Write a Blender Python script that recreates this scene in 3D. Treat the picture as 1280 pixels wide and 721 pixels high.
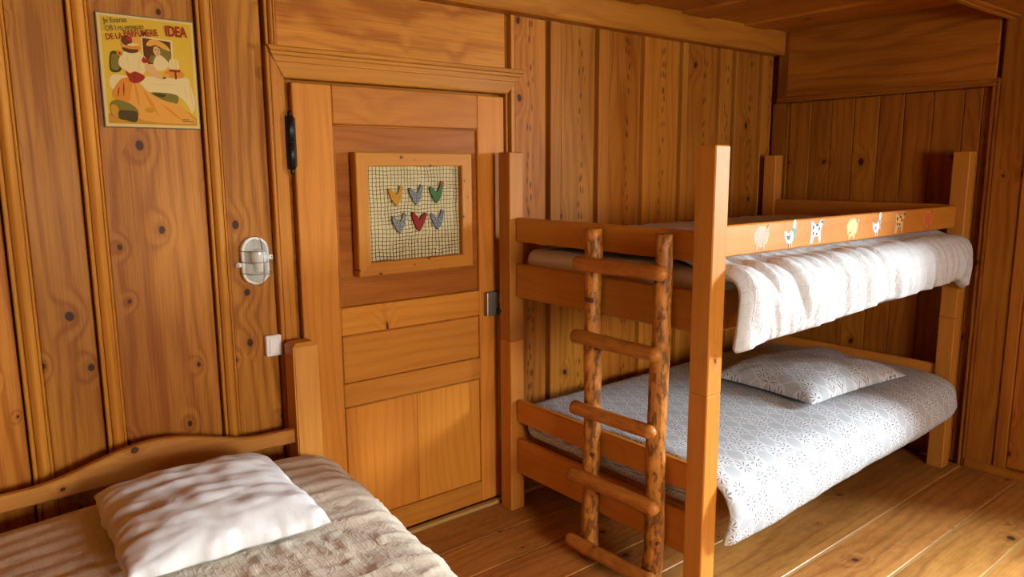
import bpy, bmesh, math, random
from mathutils import Vector, Matrix, noise

random.seed(7)
for _o in list(bpy.data.objects):
    bpy.data.objects.remove(_o, do_unlink=True)
scene = bpy.context.scene
COL = scene.collection
PI = math.pi

# ------------------------------------------------------------------ camera
W_PX, H_PX, F_PX = 1280, 721, 920.0
YAW, PITCH, ROLL = math.radians(38.7), math.radians(9.18), math.radians(-0.37)
fw = Vector((math.sin(YAW) * math.cos(PITCH), math.cos(YAW) * math.cos(PITCH), -math.sin(PITCH)))
rt = Vector((math.cos(YAW), -math.sin(YAW), 0.0))
up = rt.cross(fw)
r2 = rt * math.cos(ROLL) + up * math.sin(ROLL)
u2 = up * math.cos(ROLL) - rt * math.sin(ROLL)
cam_d = bpy.data.cameras.new('camera')
cam_d.sensor_width = 36.0
cam_d.lens = 36.0 * F_PX / W_PX
cam_d.clip_start = 0.02
cam = bpy.data.objects.new('camera', cam_d)
COL.objects.link(cam)
M = Matrix((r2, u2, -fw)).transposed().to_4x4()
M.translation = Vector((0, 0, 1.6))
cam.matrix_world = M
scene.camera = cam

# ------------------------------------------------------------------ world, daylight, exposure
world = bpy.data.worlds.new('sky')
scene.world = world
world.use_nodes = True
bg = world.node_tree.nodes['Background']
bg.inputs['Color'].default_value = (0.92, 0.95, 1.0, 1)
bg.inputs['Strength'].default_value = 6.5


def daylight(name, loc, target, sx, sy, power, color):
    d = bpy.data.lights.new(name, 'AREA')
    d.shape = 'RECTANGLE'
    d.size, d.size_y = sx, sy
    d.energy = power
    d.color = color
    o = bpy.data.objects.new(name, d)
    COL.objects.link(o)
    o.location = loc
    o.rotation_euler = (Vector(target) - Vector(loc)).to_track_quat('-Z', 'Y').to_euler()
    return o


# lamps outside the two window openings
# low bright daylight standing off outside the end-wall window, warm fill lamp added outside the rear opening
daylight('window_daylight', (5.75, -1.15, 2.35), (2.3, 2.0, 0.8), 1.9, 1.7, 2300, (0.82, 0.93, 1.0))
daylight('rear_fill_light', (1.3, -2.85, 1.75), (1.2, 2.0, 1.2), 1.4, 1.2, 170, (1.0, 0.92, 0.78))

vs = scene.view_settings
vs.view_transform = 'Standard'
vs.look = 'None'
vs.exposure = 0.68
vs.gamma = 1.0
vs.use_curve_mapping = False


# ------------------------------------------------------------------ node helpers
class NT:
    def __init__(self, name):
        self.m = bpy.data.materials.new(name)
        self.m.use_nodes = True
        self.t = self.m.node_tree
        self.bsdf = self.t.nodes['Principled BSDF']
        self.out = self.t.nodes['Material Output']

    def n(self, typ, **kw):
        nd = self.t.nodes.new(typ)
        for k, v in kw.items():
            setattr(nd, k, v)
        return nd

    def put(self, sock, v):
        if isinstance(v, bpy.types.NodeSocket):
            self.t.links.new(v, sock)
        elif v is not None:
            if isinstance(v, tuple) and len(v) == 3 and sock.type == 'RGBA':
                v = v + (1,)
            sock.default_value = v

    def math(self, op, a, b=None, c=None, clamp=False):
        nd = self.n('ShaderNodeMath', operation=op, use_clamp=clamp)
        for i, v in enumerate((a, b, c)):
            if v is not None:
                self.put(nd.inputs[i], v)
        return nd.outputs[0]

    def vec(self, op, a, b):
        nd = self.n('ShaderNodeVectorMath', operation=op)
        self.put(nd.inputs[0], a)
        self.put(nd.inputs[1], b)
        return nd.outputs[0]

    def comb(self, x, y, z):
        nd = self.n('ShaderNodeCombineXYZ')
        for i, v in enumerate((x, y, z)):
            self.put(nd.inputs[i], v)
        return nd.outputs[0]

    def sep(self, v):
        nd = self.n('ShaderNodeSeparateXYZ')
        self.put(nd.inputs[0], v)
        return nd.outputs

    def noise(self, v, scale=1.0, detail=2.0, rough=0.5, dist=0.0):
        nd = self.n('ShaderNodeTexNoise')
        self.put(nd.inputs['Vector'], v)
        nd.inputs['Scale'].default_value = scale
        nd.inputs['Detail'].default_value = detail
        nd.inputs['Roughness'].default_value = rough
        nd.inputs['Distortion'].default_value = dist
        return nd.outputs[0]

    def vor(self, v, scale=1.0, rnd=1.0):
        nd = self.n('ShaderNodeTexVoronoi', voronoi_dimensions='2D')
        self.put(nd.inputs['Vector'], v)
        nd.inputs['Scale'].default_value = scale
        nd.inputs['Randomness'].default_value = rnd
        return nd.outputs['Distance'], nd.outputs['Color']

    def step(self, v, lo, hi, a=0.0, b=1.0):
        nd = self.n('ShaderNodeMapRange', interpolation_type='SMOOTHSTEP')
        self.put(nd.inputs[0], v)
        nd.inputs[1].default_value = lo
        nd.inputs[2].default_value = hi
        nd.inputs[3].default_value = a
        nd.inputs[4].default_value = b
        return nd.outputs[0]

    def mix(self, f, a, b, blend='MIX'):
        nd = self.n('ShaderNodeMix', data_type='RGBA', blend_type=blend)
        self.put(nd.inputs[0], f)
        self.put(nd.inputs[6], a)
        self.put(nd.inputs[7], b)
        return nd.outputs[2]

    def bump(self, h, strength, dist):
        nd = self.n('ShaderNodeBump')
        self.put(nd.inputs['Height'], h)
        nd.inputs['Strength'].default_value = strength
        nd.inputs['Distance'].default_value = dist
        self.put(self.bsdf.inputs['Normal'], nd.outputs[0])

    def done(self, col, rough=0.5, metal=0.0, spec=0.5):
        self.put(self.bsdf.inputs['Base Color'], col)
        self.put(self.bsdf.inputs['Roughness'], rough)
        self.put(self.bsdf.inputs['Metallic'], metal)
        self.bsdf.inputs['Specular IOR Level'].default_value = spec
        return self.m


def plain(name, col, rough=0.5, metal=0.0, spec=0.5):
    return NT(name).done(col, rough, metal, spec)


def wood(name, light, dark, knot=(0.035, 0.012, 0.005), ks=3.6, kthr=0.5, kr=0.05, grain=16.0,
         rough=0.45, var=0.16, fleck=0.0, wob=5.0, spec=0.12, contrast=1.25, patch=0.0, tone=0.45):
    s = NT(name)
    tc = s.n('ShaderNodeTexCoord').outputs['Object']
    rnd = s.n('ShaderNodeObjectInfo').outputs['Random']
    off = s.comb(s.math('MULTIPLY', rnd, 41.0), s.math('MULTIPLY', rnd, 173.0), s.math('MULTIPLY', rnd, 77.0))
    V = s.vec('ADD', tc, off)
    x, y, z = s.sep(V)
    # knots
    wv = s.noise(s.vec('MULTIPLY', V, (6, 6, 6)), 1.0, 1.0)
    kx = s.math('ADD', s.math('MULTIPLY', x, ks), s.math('MULTIPLY', wv, 0.15))
    ky = s.math('ADD', s.math('MULTIPLY', y, ks * 1.25), s.math('MULTIPLY', wv, 0.15))
    kd, kc = s.vor(s.comb(kx, ky, 0.0))
    kr_, kg_, kb_ = s.sep(kc)
    km = s.math('GREATER_THAN', kr_, kthr)
    size = s.math('ADD', 0.40, s.math('MULTIPLY', kg_, 0.95))
    d = s.math('DIVIDE', kd, size)
    near = s.math('MULTIPLY', s.step(d, 0.32, 0.0), km)
    n1 = s.noise(s.vec('MULTIPLY', V, (0.8, 4.5, 4.5)), 1.0, 2.0)
    g = s.math('ADD', s.math('MULTIPLY', y, grain), s.math('MULTIPLY', n1, wob))
    g = s.math('ADD', g, s.math('MULTIPLY', z, grain * 0.7))
    g = s.math('ADD', g, s.math('MULTIPLY', near, 1.3))
    sn = s.math('MULTIPLY_ADD', s.math('SINE', s.math('MULTIPLY', g, 2 * PI)), 0.5, 0.5)
    sn = s.math('POWER', sn, 2.2)
    fib = s.noise(s.vec('MULTIPLY', V, (5, 170, 170)), 1.0, 2.0, 0.6)
    tn = s.noise(s.vec('MULTIPLY', V, (0.9, 3.2, 3.2)), 1.0, 2.0)
    f = s.math('ADD', s.math('MULTIPLY', sn, 0.30 * contrast), s.math('MULTIPLY', s.step(fib, 0.35, 0.75), 0.30 * contrast))
    f = s.math('ADD', f, s.math('MULTIPLY', s.step(tn, 0.3, 0.72), tone), clamp=True)
    col = s.mix(f, light, dark)
    halo = s.math('MULTIPLY', s.math('MULTIPLY', s.step(d, kr * 3.2, kr * 0.8), km), 0.42)
    col = s.mix(halo, col, tuple(c * k for c, k in zip(dark, (0.75, 0.6, 0.5))))
    ring = s.math('MULTIPLY', s.step(d, kr * 1.05, kr * 0.75), km)
    col = s.mix(s.math('MULTIPLY', ring, 0.92), col, knot)
    if fleck:
        fd, fc = s.vor(s.comb(s.math('MULTIPLY', x, 15.0), s.math('MULTIPLY', y, 55.0), 0.0))
        fr, fg, fb = s.sep(fc)
        cen = s.step(s.math('ABSOLUTE', s.math('SUBTRACT', s.sep(tc)[1], s.math('MULTIPLY', s.math('SUBTRACT', rnd, 0.5), 0.06))), 0.03, 0.012)
        fm = s.math('MULTIPLY', s.math('MULTIPLY', s.math('GREATER_THAN', fr, 0.45), s.step(fd, 0.36, 0.16)), cen)
        col = s.mix(s.math('MULTIPLY', fm, fleck), col, tuple(c * 0.35 for c in dark))
    if patch:
        pn = s.noise(s.vec('MULTIPLY', V, (16, 42, 42)), 1.0, 3.0, 0.6)
        col = s.mix(s.math('MULTIPLY', s.step(pn, 0.50, 0.60), patch), col, tuple(c * 0.42 for c in dark))
        col = s.mix(s.math('MULTIPLY', s.step(pn, 0.44, 0.36), patch * 0.7), col, tuple(min(1, c * 1.35) for c in light))
    hsv = s.n('ShaderNodeHueSaturation')
    s.put(hsv.inputs['Color'], col)
    s.put(hsv.inputs['Value'], s.math('MULTIPLY_ADD', rnd, 2 * var, 1.0 - var))
    s.put(hsv.inputs['Hue'], s.math('MULTIPLY_ADD', s.math('FRACT', s.math('MULTIPLY', rnd, 7.3)), 0.008, 0.494))
    h = s.math('ADD', s.math('MULTIPLY', fib, 0.5), s.math('MULTIPLY', sn, 0.4))
    s.bump(h, 0.25, 0.0015)
    ro = s.math('MULTIPLY_ADD', tn, 0.2, rough - 0.1)
    return s.done(hsv.outputs[0], ro, 0.0, spec)


def uvs(s):
    return s.sep(s.n('ShaderNodeTexCoord').outputs['UV'])


def floral(name):
    s = NT(name)
    u, v, _ = uvs(s)
    size = 0.072
    a = s.math('DIVIDE', u, size)
    b = s.math('DIVIDE', v, size * 0.866)
    row = s.math('FLOOR', b)
    a = s.math('ADD', a, s.math('MULTIPLY', s.math('MODULO', row, 2.0), 0.5))
    fa = s.math('SUBTRACT', s.math('FRACT', a), 0.5)
    fb = s.math('MULTIPLY', s.math('SUBTRACT', s.math('FRACT', b), 0.5), 0.866)
    r = s.math('SQRT', s.math('ADD', s.math('MULTIPLY', fa, fa), s.math('MULTIPLY', fb, fb)))
    th = s.math('ARCTAN2', fb, fa)
    c8 = s.math('COSINE', s.math('MULTIPLY', th, 8.0))
    inner = s.math('MULTIPLY', s.step(r, 0.07, 0.10), s.step(r, 0.40, 0.34))
    slit = s.math('MULTIPLY', s.step(c8, 0.45, 0.8), inner)
    outl = s.math('MULTIPLY', s.step(c8, 0.35, -0.1), s.step(r, 0.42, 0.36))
    ringm = s.math('MULTIPLY', s.step(r, 0.43, 0.455), s.step(r, 0.53, 0.50))
    # every third cell is a plain patch
    cell = s.math('FLOOR', a)
    plainc = s.math('LESS_THAN', s.math('MODULO', s.math('ABSOLUTE', s.math('ADD', cell, s.math('MULTIPLY', row, 2.0))), 3.0), 0.5)
    slit = s.math('MULTIPLY', slit, s.math('SUBTRACT', 1.0, plainc))
    outl = s.math('MULTIPLY', outl, s.math('SUBTRACT', 1.0, plainc))
    col = s.mix(s.math('MULTIPLY', plainc, 0.4), (0.44, 0.455, 0.475), (0.34, 0.36, 0.385))
    col = s.mix(s.math('MULTIPLY', outl, 0.9), col, (0.60, 0.605, 0.61))
    col = s.mix(s.math('MULTIPLY', ringm, 0.85), col, (0.60, 0.605, 0.61))
    col = s.mix(s.math('MULTIPLY', slit, 0.9), col, (0.12, 0.13, 0.15))
    fine = s.noise(s.comb(u, v, 0.0), 900.0, 1.0)
    s.bump(fine, 0.15, 0.001)
    return s.done(col, 0.9, 0.0, 0.15)


def linen(name, base, line, step_u, step_v, amt=0.25, crinkle=0.4):
    s = NT(name)
    u, v, _ = uvs(s)
    lu = s.step(s.math('ABSOLUTE', s.math('SUBTRACT', s.math('FRACT', s.math('DIVIDE', u, step_u)), 0.5)), 0.40, 0.49)
    lv = s.step(s.math('ABSOLUTE', s.math('SUBTRACT', s.math('FRACT', s.math('DIVIDE', v, step_v)), 0.5)), 0.40, 0.49)
    g = s.math('MAXIMUM', lu, lv)
    nz = s.noise(s.comb(u, v, 0.0), 26.0, 4.0, 0.6, 0.6)
    col = s.mix(s.math('MULTIPLY', g, amt), base, line)
    col = s.mix(s.step(nz, 0.35, 0.7, 0.0, 0.25), col, tuple(c * 0.86 for c in base))
    fine = s.noise(s.comb(u, v, 0.0), 700.0, 1.0)
    h = s.math('ADD', s.math('MULTIPLY', nz, 1.0), s.math('ADD', s.math('MULTIPLY', fine, 0.06), s.math('MULTIPLY', g, 0.10)))
    s.bump(h, crinkle, 0.012)
    return s.done(col, 0.92, 0.0, 0.12)


MT = {}
MT['wall'] = wood('wall_pine', (0.515, 0.204, 0.0243), (0.276, 0.084, 0.0076), ks=4.0, kthr=0.42, kr=0.052, contrast=1.45, tone=0.6)
MT['wall_fleck'] = wood('wall_pine_flecked', (0.536, 0.213, 0.0251), (0.313, 0.100, 0.0089), ks=2.6, kthr=0.75, kr=0.045, fleck=0.85)
MT['batten'] = wood('batten_pine', (0.515, 0.204, 0.0243), (0.322, 0.106, 0.0096), ks=2.0, kthr=0.8, kr=0.03, grain=30, contrast=0.7, tone=0.35)
MT['door'] = wood('door_pine', (0.536, 0.213, 0.0267), (0.340, 0.114, 0.0110), ks=2.4, kthr=0.7, kr=0.035, grain=26, contrast=0.8, tone=0.4)
MT['panel'] = wood('door_panel_pine', (0.433, 0.154, 0.0178), (0.248, 0.071, 0.0069), ks=2.2, kthr=0.8, kr=0.035, grain=20, contrast=0.9, tone=0.5)
MT['bunk'] = wood('bunk_varnished_pine', (0.536, 0.219, 0.0280), (0.386, 0.142, 0.0153), ks=3.6, kthr=0.72, kr=0.032, grain=22, rough=0.5, contrast=0.7, tone=0.35, spec=0.18)
MT['bed'] = wood('bed_pine', (0.546, 0.246, 0.0420), (0.386, 0.146, 0.0187), ks=4.6, kthr=0.32, kr=0.06, grain=20, rough=0.48, contrast=0.8, tone=0.35, spec=0.2)
MT['floor'] = wood('floor_pine', (0.494, 0.231, 0.0550), (0.258, 0.099, 0.0187), ks=3.0, kthr=0.4, kr=0.05, grain=14, rough=0.42, contrast=1.2, tone=0.6, spec=0.3, patch=0.16)
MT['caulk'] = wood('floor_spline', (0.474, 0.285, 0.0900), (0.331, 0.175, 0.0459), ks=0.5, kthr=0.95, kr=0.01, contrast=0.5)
MT['ceiling'] = wood('ceiling_pine', (0.58, 0.235, 0.030), (0.38, 0.130, 0.013), ks=2.4, kthr=0.6, kr=0.05)
MT['beam'] = wood('beam_pine', (0.536, 0.213, 0.0259), (0.340, 0.113, 0.0103), ks=3.4, kthr=0.62, kr=0.04, grain=18, fleck=0.5)
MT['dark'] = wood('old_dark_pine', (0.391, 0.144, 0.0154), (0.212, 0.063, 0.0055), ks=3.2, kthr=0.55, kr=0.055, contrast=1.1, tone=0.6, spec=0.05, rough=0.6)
MT['frame'] = wood('frame_pine', (0.546, 0.218, 0.0292), (0.386, 0.130, 0.0138), ks=14.0, kthr=0.62, kr=0.07, grain=40, contrast=0.5, tone=0.3)
MT['log'] = wood('peeled_log', (0.474, 0.189, 0.0259), (0.184, 0.056, 0.0062), ks=9.0, kthr=0.45, kr=0.10, grain=30, wob=9.0, rough=0.5, contrast=1.0, tone=0.5, spec=0.25, patch=0.75)
MT['rung'] = wood('peeled_rung', (0.505, 0.202, 0.0300), (0.304, 0.099, 0.0102), ks=7.0, kthr=0.7, kr=0.07, grain=26, rough=0.45, contrast=0.9, tone=0.5, spec=0.3, patch=0.25)
MT['floral'] = floral('floral_cotton')
MT['white_check'] = linen('white_checked_linen', (0.56, 0.57, 0.57), (0.46, 0.465, 0.46), 0.045, 0.045, 0.35, 0.5)
MT['cream'] = linen('cream_waffle_cotton', (0.60, 0.52, 0.41), (0.50, 0.42, 0.315), 0.034, 0.022, 0.5, 0.45)
MT['pillow_white'] = linen('white_pillow_cotton', (0.66, 0.65, 0.64), (0.63, 0.62, 0.61), 0.2, 0.2, 0.05, 0.18)
MT['sheet'] = linen('mattress_ticking', (0.68, 0.62, 0.52), (0.6, 0.54, 0.45), 0.05, 0.05, 0.15, 0.2)
MT['iron'] = plain('black_iron', (0.02, 0.019, 0.018), 0.38, 0.8)
MT['steel'] = plain('worn_steel', (0.28, 0.25, 0.20), 0.38, 0.9)
MT['wire'] = plain('galvanised_wire', (0.30, 0.29, 0.27), 0.35, 0.9)
MT['plastic'] = plain('white_plastic', (0.80, 0.78, 0.74), 0.35)
MT['porcelain'] = plain('lamp_white', (0.82, 0.80, 0.76), 0.3)
MT['string'] = plain('dark_string', (0.10, 0.075, 0.035), 0.9)
MT['white_paint'] = plain('white_window_paint', (0.75, 0.74, 0.70), 0.4)


def glass_mat(name, tint, f_diff):
    s = NT(name)
    tr = s.n('ShaderNodeBsdfTransparent')
    tr.inputs[0].default_value = tint + (1,)
    gl = s.n('ShaderNodeBsdfGlossy')
    gl.inputs['Roughness'].default_value = 0.05
    m1 = s.n('ShaderNodeMixShader')
    m1.inputs[0].default_value = 0.05
    s.t.links.new(tr.outputs[0], m1.inputs[1])
    s.t.links.new(gl.outputs[0], m1.inputs[2])
    df = s.n('ShaderNodeBsdfDiffuse')
    df.inputs[0].default_value = (0.85, 0.85, 0.82, 1)
    m2 = s.n('ShaderNodeMixShader')
    m2.inputs[0].default_value = f_diff
    s.t.links.new(m1.outputs[0], m2.inputs[1])
    s.t.links.new(df.outputs[0], m2.inputs[2])
    s.t.links.new(m2.outputs[0], s.out.inputs[0])
    return s.m


MT['glass'] = glass_mat('window_glass', (0.97, 0.98, 0.98), 0.0)
MT['lamp_glass'] = glass_mat('lamp_glass', (0.92, 0.93, 0.90), 0.16)


def burlap():
    s = NT('burlap_backing')
    tc = s.n('ShaderNodeTexCoord').outputs['Object']
    nz = s.noise(tc, 14.0, 3.0)
    fn = s.noise(tc, 420.0, 2.0)
    col = s.mix(nz, (0.62, 0.49, 0.25), (0.46, 0.35, 0.155))
    col = s.mix(s.math('MULTIPLY', fn, 0.35), col, (0.8, 0.72, 0.45))
    s.bump(fn, 0.4, 0.002)
    return s.done(col, 0.85, 0.0, 0.2)


def speckle(name, a, b, scale=260.0, thr=0.55):
    s = NT(name)
    tc = s.n('ShaderNodeTexCoord').outputs['Object']
    nz = s.noise(tc, scale, 1.0)
    return s.done(s.mix(s.step(nz, thr - 0.05, thr + 0.05), a, b), 0.85, 0.0, 0.2)


MT['burlap'] = burlap()


# ------------------------------------------------------------------ geometry helpers
def obj(name, me, mat=None, parent=None):
    o = bpy.data.objects.new(name, me)
    COL.objects.link(o)
    if mat is not None and not me.materials:
        me.materials.append(MT[mat] if isinstance(mat, str) else mat)
    if parent is not None:
        o.parent = parent
        o.matrix_parent_inverse = Matrix.Identity(4)
    return o


def mesh(name, verts, faces, smooth=False):
    me = bpy.data.meshes.new(name)
    me.from_pydata([tuple(v) for v in verts], [], faces)
    me.update()
    if smooth:
        for p in me.polygons:
            p.use_smooth = True
    return me


def empty(name, loc=(0, 0, 0)):
    o = bpy.data.objects.new(name, None)
    COL.objects.link(o)
    o.location = loc
    o.empty_display_size = 0.1
    return o


def tag(o, label, cat, group=None, kind=None):
    o['label'] = label
    o['category'] = cat
    if group:
        o['group'] = group
    if kind:
        o['kind'] = kind
    return o


def world_inv(parent):
    # parents are only translated empties or untransformed meshes
    return Vector(parent.location) if parent is not None else Vector((0, 0, 0))


def piece(name, origin, L, O, length, profile, mat, parent=None, m0=0.0, m1=0.0, smooth=False):
    """Prism: profile points (a, o) across/outward, swept along L. Local X is the grain."""
    L, O = Vector(L).normalized(), Vector(O).normalized()
    A = O.cross(L)
    n = len(profile)
    amid = 0.5 * (min(p[0] for p in profile) + max(p[0] for p in profile))
    half = length / 2
    vs_ = [(-half + m0 * p[0], p[0] - amid, p[1]) for p in profile] + [(half + m1 * p[0], p[0] - amid, p[1]) for p in profile]
    fs = [tuple(range(n))[::-1], tuple(range(n, 2 * n))]
    for i in range(n):
        j = (i + 1) % n
        fs.append((i, j, n + j, n + i))
    me = mesh(name, vs_, fs, smooth)
    bm = bmesh.new()
    bm.from_mesh(me)
    bmesh.ops.recalc_face_normals(bm, faces=bm.faces)
    bm.to_mesh(me)
    bm.free()
    o = obj(name, me, mat, parent)
    mw = Matrix((L, A, O)).transposed().to_4x4()
    mw.translation = Vector(origin) + L * half + A * amid - world_inv(parent)
    o.matrix_local = mw
    return o


def rect(w, t, c=0.004):
    c = min(c, w * 0.3, t * 0.45)
    return [(0, 0), (w, 0), (w, t - c), (w - c, t), (c, t), (0, t - c)]


def rect8(w, t, c=0.004):
    c = min(c, w * 0.3, t * 0.45)
    return [(c, 0), (w - c, 0), (w, c), (w, t - c), (w - c, t), (c, t), (0, t - c), (0, c)]


def slab(name, lo, hi, axis, mat, parent=None, c=0.004):
    """Board between two corners with its grain along axis; chamfered all round the section and ends."""
    lo, hi = Vector(lo), Vector(hi)
    ctr, dim = (lo + hi) / 2, hi - lo
    if axis == 'x':
        R = Matrix.Identity(3); d = dim
    elif axis == 'y':
        R = Matrix(((0, -1, 0), (1, 0, 0), (0, 0, 1))); d = Vector((dim.y, dim.x, dim.z))
    else:
        # local Y along the wider cross direction
        if dim.x >= dim.y:
            R = Matrix(((0, -1, 0), (0, 0, -1), (1, 0, 0))); d = Vector((dim.z, dim.x, dim.y))
        else:
            R = Matrix(((0, 0, -1), (0, 1, 0), (1, 0, 0))); d = Vector((dim.z, dim.y, dim.x))
    bm = bmesh.new()
    bmesh.ops.create_cube(bm, size=1.0)
    bmesh.ops.scale(bm, vec=d, verts=bm.verts)
    c = min(c, min(d) * 0.3)
    if c > 0:
        bmesh.ops.bevel(bm, geom=bm.edges[:], offset=c, segments=1, affect='EDGES', profile=0.5)
    me = bpy.data.meshes.new(name)
    bm.to_mesh(me)
    bm.free()
    o = obj(name, me, mat, parent)
    mw = R.to_4x4()
    mw.translation = ctr - world_inv(parent)
    o.matrix_local = mw
    return o


def boxes(name, blist, mat, parent=None):
    vs_, fs = [], []
    for lo, hi in blist:
        b = len(vs_)
        for z in (lo[2], hi[2]):
            for y in (lo[1], hi[1]):
                for x in (lo[0], hi[0]):
                    vs_.append((x, y, z))
        fs += [tuple(b + i for i in q) for q in ((0, 2, 3, 1), (4, 5, 7, 6), (0, 1, 5, 4), (2, 6, 7, 3), (0, 4, 6, 2), (1, 3, 7, 5))]
    w = world_inv(parent)
    return obj(name, mesh(name, [Vector(v) - w for v in vs_], fs), mat, parent)


def loft(name, stations, mat, parent=None, closed=True, caps=True, smooth=True, uscale=None):
    """stations: list of loops of equal length; UV in metres (along stations, along loop)."""
    ns, nl = len(stations), len(stations[0])
    vs_ = [p for st in stations for p in st]
    fs, uv = [], []
    along = [0.0]
    for i in range(1, ns):
        mid = nl // 4
        along.append(along[-1] + (Vector(stations[i][mid]) - Vector(stations[i - 1][mid])).length)
    ref = stations[ns // 2]
    arc = [0.0]
    for j in range(1, nl + 1):
        arc.append(arc[-1] + (Vector(ref[j % nl]) - Vector(ref[j - 1])).length)
    for i in range(ns - 1):
        for j in range(nl if closed else nl - 1):
            k = (j + 1) % nl
            fs.append((i * nl + j, i * nl + k, (i + 1) * nl + k, (i + 1) * nl + j))
            uv.append(((along[i], arc[j]), (along[i], arc[j + 1]), (along[i + 1], arc[j + 1]), (along[i + 1], arc[j])))
    if caps and closed:
        fs.append(tuple(range(nl))[::-1])
        uv.append(tuple((0.0, arc[j]) for j in range(nl))[::-1])
        fs.append(tuple(range((ns - 1) * nl, ns * nl)))
        uv.append(tuple((along[-1], arc[j]) for j in range(nl)))
    w = world_inv(parent)
    me = mesh(name, [Vector(v) - w for v in vs_], fs, smooth)
    lay = me.uv_layers.new(name='UVMap')
    k = 0
    for q in uv:
        for t in q:
            lay.data[k].uv = t
            k += 1
    bm = bmesh.new()
    bm.from_mesh(me)
    bmesh.ops.recalc_face_normals(bm, faces=bm.faces)
    bm.to_mesh(me)
    bm.free()
    return obj(name, me, mat, parent)


def tube_mesh(paths, r, seg=6):
    """several poly-line tubes in one mesh data (list of (verts, faces))"""
    vs_, fs = [], []
    for path in paths:
        path = [Vector(p) for p in path]
        base = len(vs_)
        n = len(path)
        for i, p in enumerate(path):
            t = (path[min(i + 1, n - 1)] - path[max(i - 1, 0)]).normalized()
            a = t.cross(Vector((0, 0, 1)))
            if a.length < 0.1:
                a = t.cross(Vector((1, 0, 0)))
            a.normalize()
            b = t.cross(a)
            for k in range(seg):
                an = 2 * PI * k / seg
                vs_.append(p + a * (r * math.cos(an)) + b * (r * math.sin(an)))
        for i in range(n - 1):
            for k in range(seg):
                m = (k + 1) % seg
                fs.append((base + i * seg + k, base + i * seg + m, base + (i + 1) * seg + m, base + (i + 1) * seg + k))
        fs.append(tuple(base + k for k in range(seg))[::-1])
        fs.append(tuple(base + (n - 1) * seg + k for k in range(seg)))
    return vs_, fs


def tubes(name, paths, r, mat, parent=None, seg=6):
    v, f = tube_mesh(paths, r, seg)
    w = world_inv(parent)
    return obj(name, mesh(name, [p - w for p in v], f, True), mat, parent)


def nz(x, y=0.0, z=0.0):
    return noise.noise(Vector((x, y, z)))


# ================================================================== ROOM
YB, XR = 2.70, 4.28            # panelling face of the door wall, of the end wall
XL, YF, ZC = -1.75, -2.25, 2.41
BACK = YB + 0.04

# ---- floor
flo = boxes('floor', [((XL - 0.1, YF - 0.1, -0.14), (XR + 0.1, YB + 0.1, -0.035))], 'floor')
tag(flo, 'broad worn pine floorboards running along the door wall', 'floor', kind='structure')
seams = [2.70, 2.44, 2.22, 1.98, 1.76, 1.434, 1.17, 0.94, 0.70, 0.46, 0.22, -0.03, -0.28, -0.52, -0.77, -1.02, -1.27, -1.5, -1.75, -2.0, -2.25]
for i in range(len(seams) - 1):
    y1, y0 = seams[i], seams[i + 1]
    g = 0.005 if y1 < 2.1 else 0.003
    slab('floor_plank', (XL, y0 + g, -0.03), (XR, y1 - g, 0.0), 'x', 'floor', flo, 0.003)
    if y0 < 2.1 and y0 > -2.2:
        slab('seam_strip', (XL, y0 - 0.0045, -0.03), (XR, y0 + 0.0045, -0.003), 'x', 'caulk', flo, 0.001)

# ---- door wall (wall_back): backing, boards, battens
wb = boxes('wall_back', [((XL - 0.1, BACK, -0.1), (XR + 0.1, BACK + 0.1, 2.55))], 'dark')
tag(wb, 'honey pine plank wall with moulded battens around the door', 'wall', kind='structure')
UPZ, OUTB = (0, 0, 1), (0, -1, 0)


def wall_board(x0, x1, z0, z1, mat='wall', proud=0.0):
    # A = O x L points to -x, so start at the right edge
    return piece('wall_board', (x1, BACK, z0), UPZ, OUTB, z1 - z0, rect(x1 - x0, 0.04 + proud, 0.004), mat, wb)


def rounded_batten(x0, w, z0, z1):
    """bead, quirk, broad half-round, quirk, bead (mirrored across because A runs to -x)"""
    pr = []
    b = 0.040
    pts = [(0, 0), (0, b + 0.010), (0.002, b + 0.013), (0.006, b + 0.014), (0.009, b + 0.012), (0.010, b + 0.002), (0.014, b + 0.002)]
    x = 0.014
    wm = w - 0.014 - 0.012
    for k in range(7):
        t = k / 6
        pts.append((x + 0.001 + wm * t, b + 0.008 + 0.012 * math.sin(PI * (0.08 + 0.84 * t))))
    pts += [(x + wm + 0.002, b + 0.003), (x + wm + 0.004, b + 0.003), (x + wm + 0.005, b + 0.009), (w - 0.003, b + 0.010), (w, b + 0.006), (w, 0)]
    pr = [(w - a, o) for a, o in pts][::-1]
    return piece('batten', (x0 + w, BACK, z0), UPZ, OUTB, z1 - z0, pr, 'batten', wb)


def flat_batten(x0, w, z0, z1):
    """dark groove with a small bead in it, then a flat strip"""
    b = 0.040
    pts = [(0, 0), (0, b - 0.034), (0.007, b - 0.034), (0.008, b - 0.014), (0.011, b - 0.011), (0.014, b - 0.014), (0.015, b - 0.034), (0.022, b - 0.034), (0.023, b + 0.006), (0.025, b + 0.008),
           (w - 0.018, b + 0.008), (w - 0.014, b + 0.004), (w - 0.003, b + 0.004), (w, b + 0.001), (w, 0)]
    pr = [(w - a, o) for a, o in pts][::-1]
    return piece('batten', (x0 + w, BACK, z0), UPZ, OUTB, z1 - z0, pr, 'batten', wb)


ZT = 2.285 + 0.03
# left part, beside and above the single bed
xs_left = [(-1.72, 0.0), (-1.40, 0.0), (-1.06, 0.0), (-0.72, 0.0), (-0.36, 0.0), (-0.08, 0.0), (0.196, 0.056), (0.415, 0.057), (0.796, 0.057)]
prev = XL
for x0, w in xs_left:
    w = w or 0.057
    if x0 - prev > 0.02:
        wall_board(prev + 0.001, x0 - 0.006, 0, ZT)
    rounded_batten(x0, w, 0, ZT)
    prev = x0 + w
wall_board(prev + 0.001, 1.018, 0, ZT)
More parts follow.
